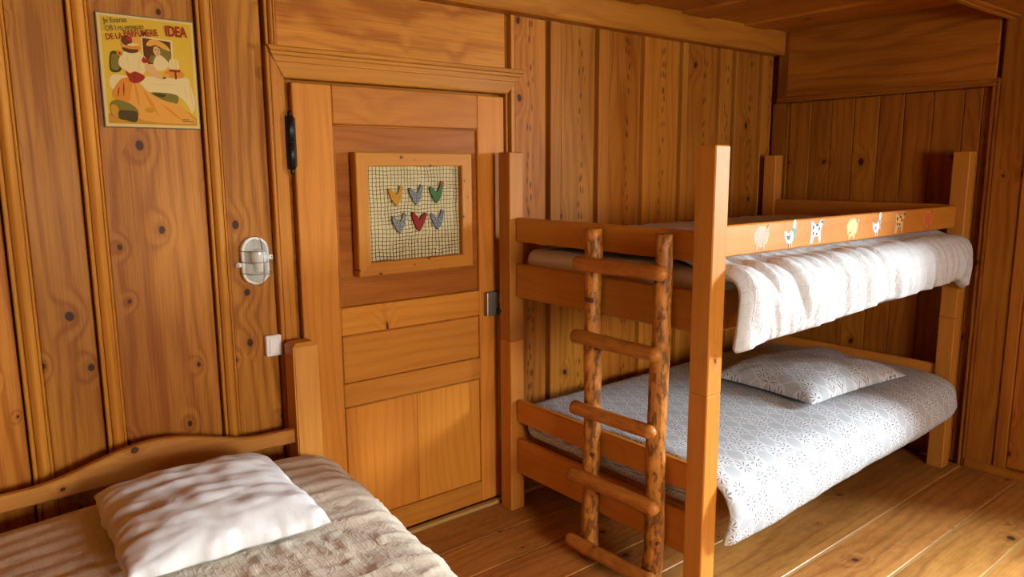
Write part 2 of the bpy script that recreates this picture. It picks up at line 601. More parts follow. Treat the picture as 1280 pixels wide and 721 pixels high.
# above the door
rounded_batten(1.030, 0.042, 2.046, ZT)
slab('wall_board', (1.074, YB, 2.047), (2.132, BACK, ZT), 'x', 'wall', wb)
# beside the bunk bed
right = [2.137, 2.378, 2.702, 3.040, 3.360, 3.700, 3.852, 4.130]
widths = [0.048, 0.094, 0.100, 0.060, 0.074, 0.052, 0.050, 0.080]
for i, (x0, w) in enumerate(zip(right, widths)):
    flat_batten(x0, w, 0, ZT)
    x1 = right[i + 1] - 0.003 if i + 1 < len(right) else XR
    wall_board(x0 + w + 0.001, x1, 0, ZT, 'wall_fleck')
# small base strip along the wall
bb = slab('baseboard_back', (XL, YB - 0.030, 0.0), (XR, YB - 0.001, 0.018), 'x', 'caulk', None, 0.003)
tag(bb, 'thin pale strip where the floor meets the door wall', 'baseboard', kind='structure')

# ---- beam along the top of the door wall
bmb = slab('trim_2', (XL, 2.62, 2.285), (XR, BACK, 2.43), 'x', 'beam', None, 0.010)
tag(bmb, 'squared pine beam along the top of the door wall', 'beam', kind='structure')

# ---- door casing (trim_1)
tr1 = empty('trim_1', (1.6, YB, 0))
tag(tr1, 'moulded pine door casing with wide profiled lintel', 'door casing', kind='structure')


def casing_profile(w):
    b = 0.04
    return [(0, 0), (w, 0), (w, b + 0.024), (w - 0.004, b + 0.028), (w - 0.010, b + 0.028), (w - 0.012, b + 0.020), (w - 0.016, b + 0.020),
            (w - 0.018, b + 0.024), (w - 0.040, b + 0.024), (w - 0.042, b + 0.021), (w - 0.045, b + 0.018), (0.004, b + 0.016), (0, b + 0.012)]


piece('jamb', (1.090, BACK, 0), UPZ, OUTB, 1.937, casing_profile(0.068), 'batten', tr1, m1=1.59)
piece('jamb', (2.137, BACK, 0), UPZ, OUTB, 1.945, [(0, 0), (0.011, 0), (0.011, 0.046), (0.008, 0.05), (0.002, 0.05), (0, 0.046)], 'batten', tr1)
# lintel: swept along x, profile rises outward to a cornice; ends cut back
lw = 0.108
bprof = [(0, 0), (lw, 0), (lw, 0.084), (lw - 0.004, 0.088), (lw - 0.016, 0.088), (lw - 0.020, 0.078), (lw - 0.030, 0.077), (lw - 0.034, 0.071),
         (lw - 0.052, 0.070), (lw - 0.055, 0.066), (0.030, 0.064), (0.012, 0.062), (0.004, 0.060), (0, 0.054)]
# L=+x, O=-y -> A = O x L = (0,-1,0)x(1,0,0) = (0,0,1): profile a runs upward
piece('lintel', (1.090, BACK, 1.937), (1, 0, 0), OUTB, 1.038, bprof, 'batten', tr1, m0=-0.63, m1=0.85)

# ---- door
door = empty('door_1', (1.6, YB, 0))
tag(door, 'old pine panelled door with a framed heart picture hung on it', 'door', kind='structure')
DB = YB + 0.035


def dslab(n, x0, x1, z0, z1, axis, mat, y0=None, c=0.004):
    return slab(n, (x0, YB if y0 is None else y0, z0), (x1, DB, z1), axis, mat, door, c)


dslab('stile', 1.122, 1.281, 0.022, 1.925, 'z', 'door')
dslab('stile', 1.972, 2.122, 0.022, 1.925, 'z', 'door')
for z0, z1 in ((1.778, 1.925), (0.937, 1.052), (0.636, 0.735), (0.022, 0.125)):
    dslab('rail', 1.2815, 1.9715, z0, z1, 'x', 'door')
dslab('panel', 1.2815, 1.9715, 1.053, 1.777, 'x', 'panel', YB + 0.014, 0.002)
dslab('panel', 1.2815, 1.9715, 0.736, 0.936, 'x', 'door', YB + 0.010, 0.002)
dslab('panel', 1.2815, 1.628, 0.126, 0.635, 'z', 'door', YB + 0.010, 0.002)
dslab('panel', 1.629, 1.9715, 0.126, 0.635, 'z', 'door', YB + 0.010, 0.002)
# thin beads that frame the panels
for z0, z1 in ((1.053, 1.777), (0.736, 0.936), (0.126, 0.635)):
    dslab('bead', 1.2815, 1.289, z0, z1, 'z', 'panel', YB + 0.004, 0.002)
    dslab('bead', 1.2895, 1.9715, z1 - 0.008, z1, 'x', 'panel', YB + 0.004, 0.002)


def lathe(name, prof, mat, parent, center, axis='z', seg=16):
    vs_, fs = [], []
    n = len(prof)
    for k in range(seg):
        an = 2 * PI * k / seg
        for r, h in prof:
            a, b = r * math.cos(an), r * math.sin(an)
            vs_.append({'z': (a, b, h), 'y': (a, -h, b), 'x': (h, a, b)}[axis])
    for k in range(seg):
        m = (k + 1) % seg
        for i in range(n - 1):
            fs.append((k * n + i, m * n + i, m * n + i + 1, k * n + i + 1))
    fs.append(tuple(k * n for k in range(seg))[::-1])
    fs.append(tuple(k * n + n - 1 for k in range(seg)))
    me = mesh(name, vs_, fs, True)
    bm = bmesh.new(); bm.from_mesh(me)
    bmesh.ops.recalc_face_normals(bm, faces=bm.faces)
    bm.to_mesh(me); bm.free()
    o = obj(name, me, mat, parent)
    o.location = Vector(center) - world_inv(parent)
    return o


# barrel hinge with finials at the left edge of the door
hg = lathe('hinge', [(0.002, -0.120), (0.006, -0.116), (0.008, -0.106), (0.006, -0.100), (0.014, -0.098), (0.015, -0.002), (0.0115, 0.0), (0.015, 0.002),
                     (0.014, 0.094), (0.006, 0.097), (0.008, 0.103), (0.006, 0.112), (0.002, 0.116)], 'iron', door, (1.098, 2.672, 1.705))
slab('hinge_leaf', (1.092, 2.678, 1.615), (1.122, 2.684, 1.795), 'z', 'iron', door, 0.001)
# rim lock with keyhole plate and bolt
lk = boxes('rim_lock', [((1.995, 2.672, 0.930), (2.085, YB, 1.042))], 'steel', door)
bvl = lk.modifiers.new('edge', 'BEVEL'); bvl.width = 0.004; bvl.segments = 2
kp = slab('keep', (2.065, 2.652, 0.985), (2.080, 2.672, 1.030), 'z', 'plastic', door, 0.003)
lathe('door_knob', [(0.004, 0.0), (0.007, 0.002), (0.007, 0.02), (0.014, 0.026), (0.016, 0.034), (0.012, 0.042), (0.003, 0.045)], 'iron', door, (2.055, 2.672, 0.955), 'y')
slab('light_sliver_strip', (2.070, 2.684, 0.30), (2.080, 2.698, 0.925), 'z', 'caulk', door, 0.003)  # pale strip added for a sliver of light on the door edge

# ---- end wall (wall_right)
XO = XR + 0.05
WY0, WY1, WZ0, WZ1, WD = -0.52, 0.28, 0.86, 2.06, 0.42
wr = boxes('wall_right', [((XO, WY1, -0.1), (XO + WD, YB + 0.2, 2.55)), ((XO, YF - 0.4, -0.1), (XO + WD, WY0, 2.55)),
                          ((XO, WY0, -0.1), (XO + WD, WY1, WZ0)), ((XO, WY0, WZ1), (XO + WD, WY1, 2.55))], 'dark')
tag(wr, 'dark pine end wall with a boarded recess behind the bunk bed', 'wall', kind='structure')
OUTR = (-1, 0, 0)


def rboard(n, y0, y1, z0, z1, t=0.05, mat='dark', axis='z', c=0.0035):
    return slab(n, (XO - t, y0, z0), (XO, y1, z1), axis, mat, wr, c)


rboard('wall_board', 2.605, 2.665, 2.034, 2.43)
rboard('wall_board', 1.452, 2.603, 2.034, 2.43, axis='y')
rboard('stile', 2.604, 2.694, 0, 1.998, 0.046)
rboard('bead', 2.583, 2.603, 0, 1.998, 0.044)
for a, b in ((2.581, 2.442), (2.441, 2.310), (2.309, 2.175), (2.174, 2.030), (2.029, 1.894), (1.893, 1.745), (1.744, 1.594), (1.593, 1.508), (1.507, 1.462)):
    rboard('recess_board', b + 0.001, a - 0.001, 0, 1.998, 0.030 + random.uniform(-0.002, 0.002))
# moulding round the recess (L across the top runs along y)
mp = [(0, 0), (0.034, 0), (0.034, 0.054), (0.030, 0.058), (0.022, 0.058), (0.019, 0.052), (0.012, 0.052), (0.009, 0.060), (0.002, 0.060), (0, 0.056)]
piece('recess_moulding', (XO, 2.665, 2.000), (0, -1, 0), OUTR, 1.235, mp, 'dark', wr)
piece('recess_moulding', (XO, 1.428, 0.0), UPZ, OUTR, 2.034, mp, 'dark', wr)
# panelling to the right of the recess
for y0, y1, t in ((1.292, 1.427, 0.05), (1.236, 1.290, 0.062), (0.98, 1.234, 0.046), (0.925, 0.978, 0.062), (0.66, 0.923, 0.046), (0.29, 0.658, 0.05), (-0.75, -0.53, 0.05), (-1.02, -0.752, 0.046), (-1.34, -1.022, 0.05), (-1.62, -1.342, 0.046), (-1.92, -1.622, 0.05), (-2.24, -1.922, 0.046)):
    rboard('wall_board', y0, y1, 0.05 if t < 0.05 else 0.0, 2.43, t)
rboard('wall_board', -0.528, 0.288, 0.0, WZ0 - 0.035, axis='y')
rboard('wall_board', -0.528, 0.288, WZ1 + 0.002, 2.43, axis='y')
bbr = slab('baseboard_right', (XR - 0.018, -2.2, 0.0), (XR - 0.001, 1.425, 0.045), 'y', 'dark', None, 0.003)
tag(bbr, 'low dark skirting strip along the end wall', 'baseboard', kind='structure')


# ---- the walls out of frame, so that the room is closed
wl = boxes('wall_left', [((XL - 0.12, YF - 0.1, -0.1), (XL, YB + 0.1, 2.55))], 'wall')
tag(wl, 'pine wall at the foot of the room opposite the bunk bed', 'wall', kind='structure')
OX0, OX1, OZ0, OZ1, WT = 0.60, 1.95, 0.85, 1.98, 0.30          # opening for the added fill window
wf = boxes('wall_front', [((XL - 0.1, YF - WT, -0.1), (OX0, YF, 2.55)), ((OX1, YF - WT, -0.1), (XR + 0.05, YF, 2.55)),
                          ((OX0, YF - WT, -0.1), (OX1, YF, OZ0)), ((OX0, YF - WT, OZ1), (OX1, YF, 2.55))], 'wall')
tag(wf, 'pine wall facing the door wall with the added fill window', 'wall', kind='structure')


def window(name, label, origin, along, inward, width, z0, z1, depth):
    """casement in an opening: origin is the opening corner on the outer face; along/inward are unit vectors"""
    al, iw = Vector(along), Vector(inward)
    root = empty(name, Vector(origin) + al * (width / 2) + Vector((0, 0, z0)))
    tag(root, label, 'window', kind='structure')
    t_ = 0.045

    def bx(n, a0, a1, d0, d1, c0, c1, m):
        p = Vector(origin) + al * a0 + iw * d0
        q = Vector(origin) + al * a1 + iw * d1
        lo = (min(p.x, q.x), min(p.y, q.y), c0)
        hi = (max(p.x, q.x), max(p.y, q.y), c1)
        boxes(n, [(lo, hi)], m, root)
    for a0, a1, c0, c1 in ((0, width, z0, z0 + t_), (0, width, z1 - t_, z1), (0, t_, z0 + t_, z1 - t_), (width - t_, width, z0 + t_, z1 - t_)):
        bx('window_frame', a0, a1, 0.02, 0.06, c0, c1, 'white_paint')
    bx('mullion', width / 2 - 0.02, width / 2 + 0.02, 0.02, 0.06, z0 + t_, z1 - t_, 'white_paint')
    bx('pane', t_, width / 2 - 0.02, 0.038, 0.042, z0 + t_, z1 - t_, 'glass')
    bx('pane', width / 2 + 0.02, width - t_, 0.038, 0.042, z0 + t_, z1 - t_, 'glass')
    bx('window_sill', 0.0, width, 0.061, depth + 0.07, z0 - 0.03, z0, 'batten')


window('window_1', 'small white framed window in the deep end wall', (XO + WD, WY0, 0), (0, 1, 0), (-1, 0, 0), WY1 - WY0, WZ0, WZ1, WD)
window('fill_window', 'added white framed fill-light window facing the door, out of view', (OX0, YF - WT, 0), (1, 0, 0), (0, 1, 0), OX1 - OX0, OZ0, OZ1, WT)  # unseen window, added to let fill light reach the door wall

# ---- ceiling
ce = boxes('ceiling', [((XL - 0.1, YF - 0.2, 2.450), (XR + 0.2, YB + 0.1, 2.56))], 'ceiling')
tag(ce, 'boarded pine ceiling with lapped planks', 'ceiling', kind='structure')
cx = [XL, -1.45, -1.15, -0.83, -0.5, -0.2, 0.12, 0.45, 0.75, 1.07, 1.38, 1.70, 2.0, 2.32, 2.62, 2.925, 3.265, 3.50, 3.83, 4.05, XR]
for i in range(len(cx) - 1):
    dz = 0.014 if i % 2 else 0.0
    slab('ceiling_board', (cx[i] + 0.001, YF, ZC + dz), (cx[i + 1] - 0.001 + (0.0 if i % 2 else 0.0), YB - 0.02, ZC + 0.026 + dz), 'y', 'ceiling', ce, 0.005)

# ---- cross beam with a moulded edge
cb = empty('trim_3', (1.2, 1.3, 2.31))
tag(cb, 'moulded ceiling beam crossing the room parallel to the door wall', 'beam', kind='structure')
slab('beam', (XL, 1.16, 2.318), (XR, 1.355, 2.44), 'x', 'beam', cb, 0.006)
cpf = [(0, 0), (0.075, 0), (0.075, 0.112), (0.072, 0.118), (0.052, 0.120), (0.048, 0.112), (0.042, 0.112), (0.038, 0.124), (0.020, 0.126), (0.016, 0.116), (0.004, 0.116), (0, 0.112)]
# L=+x, O=-z -> A = O x L = (0,0,-1)x(1,0,0) = (0,-1,0)
piece('beam_moulding', (XL, 1.430, 2.434), (1, 0, 0), (0, 0, -1), XR - XL, cpf, 'beam', cb)

# ================================================================== BUNK BED
BX0, BX1, BY0, BY1 = 2.043, 4.215, 1.483, 2.643
PT = 0.080
ZTOP, ZS = 1.675, 0.822
bunk = empty('bunk_bed', ((BX0 + BX1) / 2, (BY0 + BY1) / 2, 0))
tag(bunk, 'varnished pine bunk bed with square posts and plank rails', 'bunk bed')
for px in (BX0, BX1 - PT):
    for py in (BY0, BY1 - PT):
        slab('post', (px, py, 0.0), (px + PT, py + PT, ZS), 'z', 'bunk', bunk, 0.004)
        slab('post', (px, py, ZS + 0.0005), (px + PT, py + PT, ZTOP), 'z', 'bunk', bunk, 0.004)
ex0, ex1 = BX0 + 0.032, BX0 + 0.062
levels_end = [(1.280, 1.387), (1.028, 1.180), (0.436, 0.542), (0.187, 0.355)]
for z0, z1 in levels_end:
    slab('end_rail', (ex0, BY0 + PT, z0), (ex1, BY1 - PT, z1), 'y', 'bunk', bunk, 0.006)
for z0, z1 in [(1.305, 1.408), (1.045, 1.190), (0.456, 0.560), (0.200, 0.360)]:
    slab('end_rail', (BX1 - 0.062, BY0 + PT, z0), (BX1 - 0.032, BY1 - PT, z1), 'y', 'bunk', bunk, 0.006)
fy0, fy1 = BY0 + 0.042, BY0 + 0.070
guard = slab('guard_rail', (BX0 + PT, fy0, 1.292), (BX1 - PT, fy1, 1.403), 'x', 'bunk', bunk, 0.005)
for z0, z1 in ((1.030, 1.170), (0.300, 0.440)):
    slab('side_rail', (BX0 + PT, fy0, z0), (BX1 - PT, fy1, z1), 'x', 'bunk', bunk, 0.005)
    slab('side_rail', (BX0 + PT, BY1 - 0.070, z0), (BX1 - PT, BY1 - 0.042, z1), 'x', 'bunk', bunk, 0.005)
for zb in (1.100, 0.330):
    n = 11
    for i in range(n):
        x0 = BX0 + PT + 0.03 + i * (BX1 - BX0 - 2 * PT - 0.13) / (n - 1)
        slab('slat', (x0, fy1, zb), (x0 + 0.08, BY1 - 0.070, zb + 0.02), 'y', 'bunk', bunk, 0.002)


# mattresses
def rounded_box_loft(name, x0, x1, y0, y1, z0, z1, r, mat, parent=None, nseg=10, along='x'):
    st = []
    a0, a1 = (x0, x1) if along == 'x' else (y0, y1)
    b0, b1 = (y0, y1) if along == 'x' else (x0, x1)
    ks = [0, .03, .08, .16, .3, .5, .75, 1.0]
    poss = [(a0 + r * k, math.sqrt(max(0, 1 - (1 - k) ** 2))) for k in ks] + [(a1 - r * k, math.sqrt(max(0, 1 - (1 - k) ** 2))) for k in ks[::-1]]
    for a, t in poss:
        ins = r * (1 - t)
        c0, c1, d0, d1 = b0 + ins, b1 - ins, z0 + ins, z1 - ins
        rr = max(0.004, r * 0.999 - ins * 0.6)
        rr = min(rr, (d1 - d0) * 0.49)
        loop = []
        for cx_, cz_, a_0 in ((c1 - rr, d1 - rr, 0), (c0 + rr, d1 - rr, 90), (c0 + rr, d0 + rr, 180), (c1 - rr, d0 + rr, 270)):
            for k in range(7):
                an = math.radians(a_0 + 90 * k / 6)
                bb_, zz_ = cx_ + rr * math.cos(an), cz_ + rr * math.sin(an)
                loop.append((a, bb_, zz_) if along == 'x' else (bb_, a, zz_))
        st.append(loop)
    return loft(name, st, mat, parent)


um = rounded_box_loft('mattress', 2.112, 4.140, 1.600, 2.555, 1.121, 1.246, 0.05, 'sheet')
tag(um, 'cream mattress on the upper bunk under the white duvet', 'mattress')
lm = rounded_box_loft('mattress', 2.112, 4.140, 1.562, 2.555, 0.351, 0.470, 0.05, 'floral')
tag(lm, 'floral covered mattress on the lower bunk seen between the end rails', 'mattress')


# draped covers: a mid-line path in the y-z plane swept along x with thickness
def smooth_path(pts, n):
    """Catmull-Rom through pts, resampled to n points"""
    P = [Vector(p) for p in pts]
    P = [P[0] * 2 - P[1]] + P + [P[-1] * 2 - P[-2]]
    dense = []
    for i in range(1, len(P) - 2):
        for k in range(16):
            t = k / 16
            a, b, c, d = P[i - 1], P[i], P[i + 1], P[i + 2]
            dense.append(0.5 * ((2 * b) + (c - a) * t + (2 * a - 5 * b + 4 * c - d) * t * t + (3 * b - a - 3 * c + d) * t ** 3))
    dense.append(P[-2])
    acc = [0.0]
    for i in range(1, len(dense)):
        acc.append(acc[-1] + (dense[i] - dense[i - 1]).length)
    out = []
    j = 0
    for k in range(n):
        s_ = acc[-1] * k / (n - 1)
        while j < len(acc) - 2 and acc[j + 1] < s_:
            j += 1
        f_ = (s_ - acc[j]) / max(1e-9, acc[j + 1] - acc[j])
        out.append(dense[j].lerp(dense[j + 1], f_))
    return out


def drape(name, x0, x1, nx, path_fn, n, thick, wrinkle, mat, endr=0.05):
    st = []
    for i in range(nx):
        t = i / (nx - 1)
        # denser stations at the ends
        x = x0 + (x1 - x0) * (t - 0.06 * math.sin(2 * PI * t))
        e = min(x - x0, x1 - x)
        kth = math.sqrt(max(0.0, 1 - (1 - min(1, e / endr)) ** 2)) if e < endr else 1.0
        kth = max(kth, 0.12)
        mid = smooth_path(path_fn(x), n)
        outer, inner = [], []
        for k, p in enumerate(mid):
            tg = (mid[min(k + 1, n - 1)] - mid[max(k - 1, 0)]).normalized()
            nrm = Vector((-tg.y, tg.x))            # path runs from the wall to the front: outward is up / front
            nrm = -nrm
            wv = wrinkle(x, k / (n - 1), p)
            q = p + nrm * (thick * kth + wv * min(1, e / 0.03 + 0.2))
            outer.append((x, q.x, q.y))
            q = p - nrm * (thick * kth * 0.9)
            inner.append((x, q.x, q.y))
        # rounded hem
        tg = (mid[-1] - mid[-2]).normalized()
        tip = mid[-1] + tg * thick * kth * 0.8
        st.append(outer + [(x, tip.x, tip.y)] + inner[::-1])
    return loft(name, st, mat, None)


def lerp(a, b, t):
    return a + (b - a) * max(0.0, min(1.0, t))


def upper_path(x):
    t = (x - 2.13) / 2.0
    zb = lerp(1.005, 1.075, t) + 0.008 * nz(x * 3.0, 5.1) - 0.085 * max(0.0, (t - 0.90) / 0.10) ** 1.4
    zb -= 0.02 * max(0.0, 1 - t / 0.08)
    dy = 0.010 * nz(x * 2.1, 2.0)
    ym_ = 1.425 + dy + 0.02 * max(0.0, (t - 0.9) / 0.1)
    return [(2.50, 1.288), (2.2, 1.296), (1.9, 1.301), (1.70, 1.290), (1.60, 1.258), (1.53, 1.237), (1.468, 1.235), (ym_, 1.195), (ym_ - 0.004, 1.12), (ym_ + 0.012, zb)]


def upper_wr(x, s, p):
    front = max(0.0, min(1.0, (s - 0.62) / 0.2))
    w = 0.009 * nz(x * 9.0 + p.y * 4.0, p.y * 2.2, 3.0) + 0.006 * nz(x * 22.0 + p.y * 9.0, p.y * 4.0, 7.0)
    w += 0.004 * nz(x * 3.0, p.x * 5.0, 11.0)
    rid = abs(nz(x * 13.0 + p.y * 7.0, p.y * 1.6, 23.0))
    return (1.7 * w - 0.050 * max(0.0, 0.16 - rid)) * (0.5 + 0.7 * front)


ud = drape('duvet', 2.128, 4.128, 170, upper_path, 72, 0.034, upper_wr, 'white_check', 0.09)
tag(ud, 'white checked duvet hanging out under the guard rail of the upper bunk', 'duvet')


def lower_path(x):
    t = (x - 2.13) / 2.0
    zb = lerp(0.262, 0.330, t) + 0.006 * nz(x * 2.6, 9.0) + 0.02 * max(0.0, (t - 0.93) / 0.07)
    ym_ = 1.432 + 0.008 * nz(x * 1.8, 4.0) + 0.02 * max(0.0, (t - 0.93) / 0.07)
    zt = 0.505 + 0.01 * nz(x * 1.5, 1.0)
    return [(2.545, zt - 0.012), (2.2, zt), (1.9, zt + 0.006), (1.65, zt), (1.53, zt - 0.014), (1.465, zt - 0.045), (ym_, zt - 0.10), (ym_ - 0.006, 0.355), (ym_ + 0.018, zb)]


def lower_wr(x, s, p):
    return 0.006 * nz(x * 4.0, p.x * 4.0 + p.y * 2.0, 1.0) + 0.003 * nz(x * 14.0 + p.y * 5.0, p.x * 11.0, 5.0)


ld = drape('bedspread', 2.128, 4.130, 130, lower_path, 60, 0.020, lower_wr, 'floral', 0.05)
tag(ld, 'pale floral bedspread tucked over the lower bunk', 'bedspread')


# pillows
def pillow(name, center, sx, sy, hgt, rot, mat, wr, nu=56, nv=56, pinch=0.06, flat=0.35, parent=None, tilt=(0, 0), full=0.5, rump=0.006):
    vs_, fs, uv = [], [], []
    R = Matrix.Rotation(rot, 3, 'Z') @ Matrix.Rotation(tilt[0], 3, 'X') @ Matrix.Rotation(tilt[1], 3, 'Y')

    def pt(u, v, side):
        x = sx / 2 * u * (1 - pinch * (1 - v * v))
        y = sy / 2 * v * (1 - pinch * (1 - u * u))
        h = max(0.0, (1 - abs(u) ** 3.0) * (1 - abs(v) ** 3.0)) ** full
        ed = max(abs(u), abs(v)) ** 4
        x += rump * ed * (nz(x * 13, y * 13, 41.0) + 0.6 * nz(x * 30, y * 30, 43.0))
        y += rump * ed * (nz(x * 13, y * 13, 51.0) + 0.6 * nz(x * 30, y * 30, 53.0))
        if side > 0:
            z = hgt * h + wr(x, y) * min(1.0, h * 2.0)
        else:
            z = -hgt * flat * h
        return R @ Vector((x, y, z)) + Vector(center)
    for side in (1, -1):
        b = len(vs_)
        for i in range(nu + 1):
            for j in range(nv + 1):
                u = math.sin(PI / 2 * (2 * i / nu - 1))
                v = math.sin(PI / 2 * (2 * j / nv - 1))
                vs_.append(pt(u, v, side))
        for i in range(nu):
            for j in range(nv):
                q = (b + i * (nv + 1) + j, b + (i + 1) * (nv + 1) + j, b + (i + 1) * (nv + 1) + j + 1, b + i * (nv + 1) + j + 1)
                fs.append(q if side > 0 else q[::-1])
    me = mesh(name, vs_, fs, True)
    lay = me.uv_layers.new(name='UVMap')
    ri = R.inverted()
    for l in me.loops:
        c = ri @ (me.vertices[l.vertex_index].co - Vector(center))
        lay.data[l.index].uv = (c.x, c.y)
    bm = bmesh.new(); bm.from_mesh(me)
    bmesh.ops.remove_doubles(bm, verts=bm.verts, dist=0.0004)
    bm.to_mesh(me); bm.free()
    return obj(name, me, mat, parent)


def wr_low(x, y):
    return 0.012 * nz(x * 5, y * 6, 2.0) + 0.006 * nz(x * 14 + y * 9, y * 12, 4.0) - 0.010 * max(0.0, 0.22 - abs(nz(x * 6 + y * 10, y * 3 - x * 3, 14.0)))


lp = pillow('pillow', (3.44, 1.89, 0.556), 0.80, 0.58, 0.105, math.radians(-4), 'floral', wr_low, flat=0.22)
tag(lp, 'floral pillow lying on the lower bunk', 'pillow')

# animal pictures on the guard rail
DEC = {
    'pink': plain('decal_pink', (0.66, 0.20, 0.10), 0.5), 'white': plain('decal_white', (0.80, 0.78, 0.70), 0.5),
    'black': plain('decal_black', (0.03, 0.03, 0.03), 0.5), 'green': plain('decal_green', (0.06, 0.16, 0.10), 0.5),
    'cream': plain('decal_cream', (0.78, 0.44, 0.16), 0.5), 'red': plain('decal_red', (0.55, 0.12, 0.03), 0.5),
    'grey': plain('decal_grey', (0.33, 0.32, 0.28), 0.5), 'ochre': plain('decal_ochre', (0.74, 0.36, 0.07), 0.5),
    'olive': plain('decal_olive', (0.45, 0.47, 0.33), 0.5),
}


def ell(cx_, cy_, rx, ry, n=18, jag=0.0, ph=0.0):
    return [(cx_ + rx * (1 + jag * math.sin(7 * a + ph)) * math.cos(a), cy_ + ry * (1 + jag * math.sin(7 * a + ph)) * math.sin(a)) for a in [2 * PI * k / n for k in range(n)]]


def layered(name, shapes, mats, parent, origin, ax, ay, out, thick=0.0006, base=0.0004):
    """flat printed shapes: list of (matkey, polygon); each layer sits a hair above the one before"""
    keys = list(mats)
    me = bpy.data.meshes.new(name)
    vs_, fs, mi = [], [], []
    for li, (mk, poly) in enumerate(shapes):
        z0, z1 = 0.0, base + thick * (li + 1) * 0.5
        b = len(vs_)
        n = len(poly)
        area = sum(poly[i][0] * poly[(i + 1) % n][1] - poly[(i + 1) % n][0] * poly[i][1] for i in range(n))
        if area < 0:
            poly = poly[::-1]
        for z in (z0, z1):
            for p in poly:
                vs_.append(Vector(origin) + Vector(ax) * p[0] + Vector(ay) * p[1] + Vector(out) * z)
        fs.append(tuple(range(b + n, b + 2 * n))); mi.append(keys.index(mk))
        for i in range(n):
            j = (i + 1) % n
            fs.append((b + i, b + j, b + n + j, b + n + i)); mi.append(keys.index(mk))
    w = world_inv(parent) if parent is not None and parent.parent is None else Vector((0, 0, 0))
    me.from_pydata([tuple(v - w) for v in vs_], [], fs)
    for k in keys:
        me.materials.append(mats[k])
    for p, m_ in zip(me.polygons, mi):
        p.material_index = m_
    me.update()
    o = bpy.data.objects.new(name, me)
    COL.objects.link(o)
    if parent is not None:
        o.parent = parent
    return o


def pig(c, rim):
    return [(rim, ell(0, 0.004, 0.037, 0.031, 22, 0.06)), (c, ell(0, 0.004, 0.034, 0.028, 22, 0.06)), (c, [(-0.026, -0.036), (-0.018, -0.036), (-0.014, -0.012), (-0.024, -0.012)]),
            (c, [(0.008, -0.036), (0.016, -0.036), (0.020, -0.012), (0.010, -0.012)]), (c, [(0.022, 0.022), (0.034, 0.040), (0.036, 0.016)]), ('grey', ell(0.027, 0.012, 0.003, 0.003, 8))]


def goose(body, wing, scarf):
    return [('grey', [(-0.038, 0.012), (-0.030, 0.014), (-0.012, 0.004), (0.004, 0.022), (0.008, 0.044), (0.020, 0.048), (0.026, 0.036), (0.020, 0.012), (0.016, -0.014), (0.000, -0.030), (-0.022, -0.028), (-0.036, -0.010)]),
            (body, [(-0.034, 0.009), (-0.029, 0.010), (-0.010, 0.001), (0.006, 0.020), (0.010, 0.042), (0.018, 0.045), (0.022, 0.036), (0.017, 0.012), (0.012, -0.012), (-0.001, -0.026), (-0.020, -0.024), (-0.032, -0.009)]),
            (wing, [(-0.028, 0.000), (-0.014, -0.004), (-0.004, 0.004), (-0.008, -0.016), (-0.020, -0.016)]),
            (scarf, [(0.000, 0.012), (0.006, 0.022), (0.030, 0.014), (0.026, 0.004), (0.020, 0.006), (0.024, -0.018), (0.017, -0.018), (0.010, 0.006)]),
            ('ochre', [(0.018, 0.040), (0.030, 0.036), (0.019, 0.034)]), (body, [(-0.012, -0.026), (-0.008, -0.026), (-0.010, -0.040), (-0.014, -0.040)]), (body, [(0.000, -0.026), (0.004, -0.026), (0.003, -0.040), (-0.001, -0.040)])]


def cow(body, spot):
    return [('grey', [(-0.036, 0.036), (-0.028, 0.038), (-0.010, 0.026), (0.008, 0.028), (0.022, 0.042), (0.038, 0.038), (0.032, 0.020), (0.024, 0.006), (0.026, -0.036), (0.012, -0.036), (0.008, -0.016), (-0.014, -0.016), (-0.022, -0.038), (-0.038, -0.038), (-0.034, 0.0)]),
            (body, [(-0.033, 0.033), (-0.028, 0.034), (-0.010, 0.022), (0.008, 0.024), (0.022, 0.037), (0.034, 0.035), (0.028, 0.020), (0.020, 0.004), (0.022, -0.033), (0.015, -0.033), (0.010, -0.012), (-0.014, -0.012), (-0.025, -0.035), (-0.034, -0.035), (-0.030, 0.0)]),
            (spot, ell(-0.022, 0.016, 0.006, 0.008, 10)), (spot, ell(-0.021, -0.004, 0.005, 0.007, 10)), (spot, ell(-0.002, -0.006, 0.006, 0.005, 10)), (spot, ell(0.012, 0.010, 0.005, 0.006, 10)), (spot, ell(0.028, 0.032, 0.007, 0.005, 10)), (spot, ell(0.0, 0.022, 0.008, 0.004, 10))]


def sheep():
    return [('ochre', ell(0, 0.002, 0.037, 0.032, 28, 0.07)), ('cream', ell(0, 0.002, 0.034, 0.029, 28, 0.07)), ('cream', [(-0.022, -0.038), (-0.012, -0.038), (-0.010, -0.020), (-0.022, -0.020)]),
            ('cream', [(0.006, -0.038), (0.016, -0.038), (0.018, -0.020), (0.006, -0.020)]), ('grey', ell(0.034, 0.022, 0.006, 0.008, 10)), ('grey', ell(-0.008, 0.032, 0.004, 0.003, 8)), ('pink', ell(-0.012, -0.016, 0.006, 0.005, 8))]


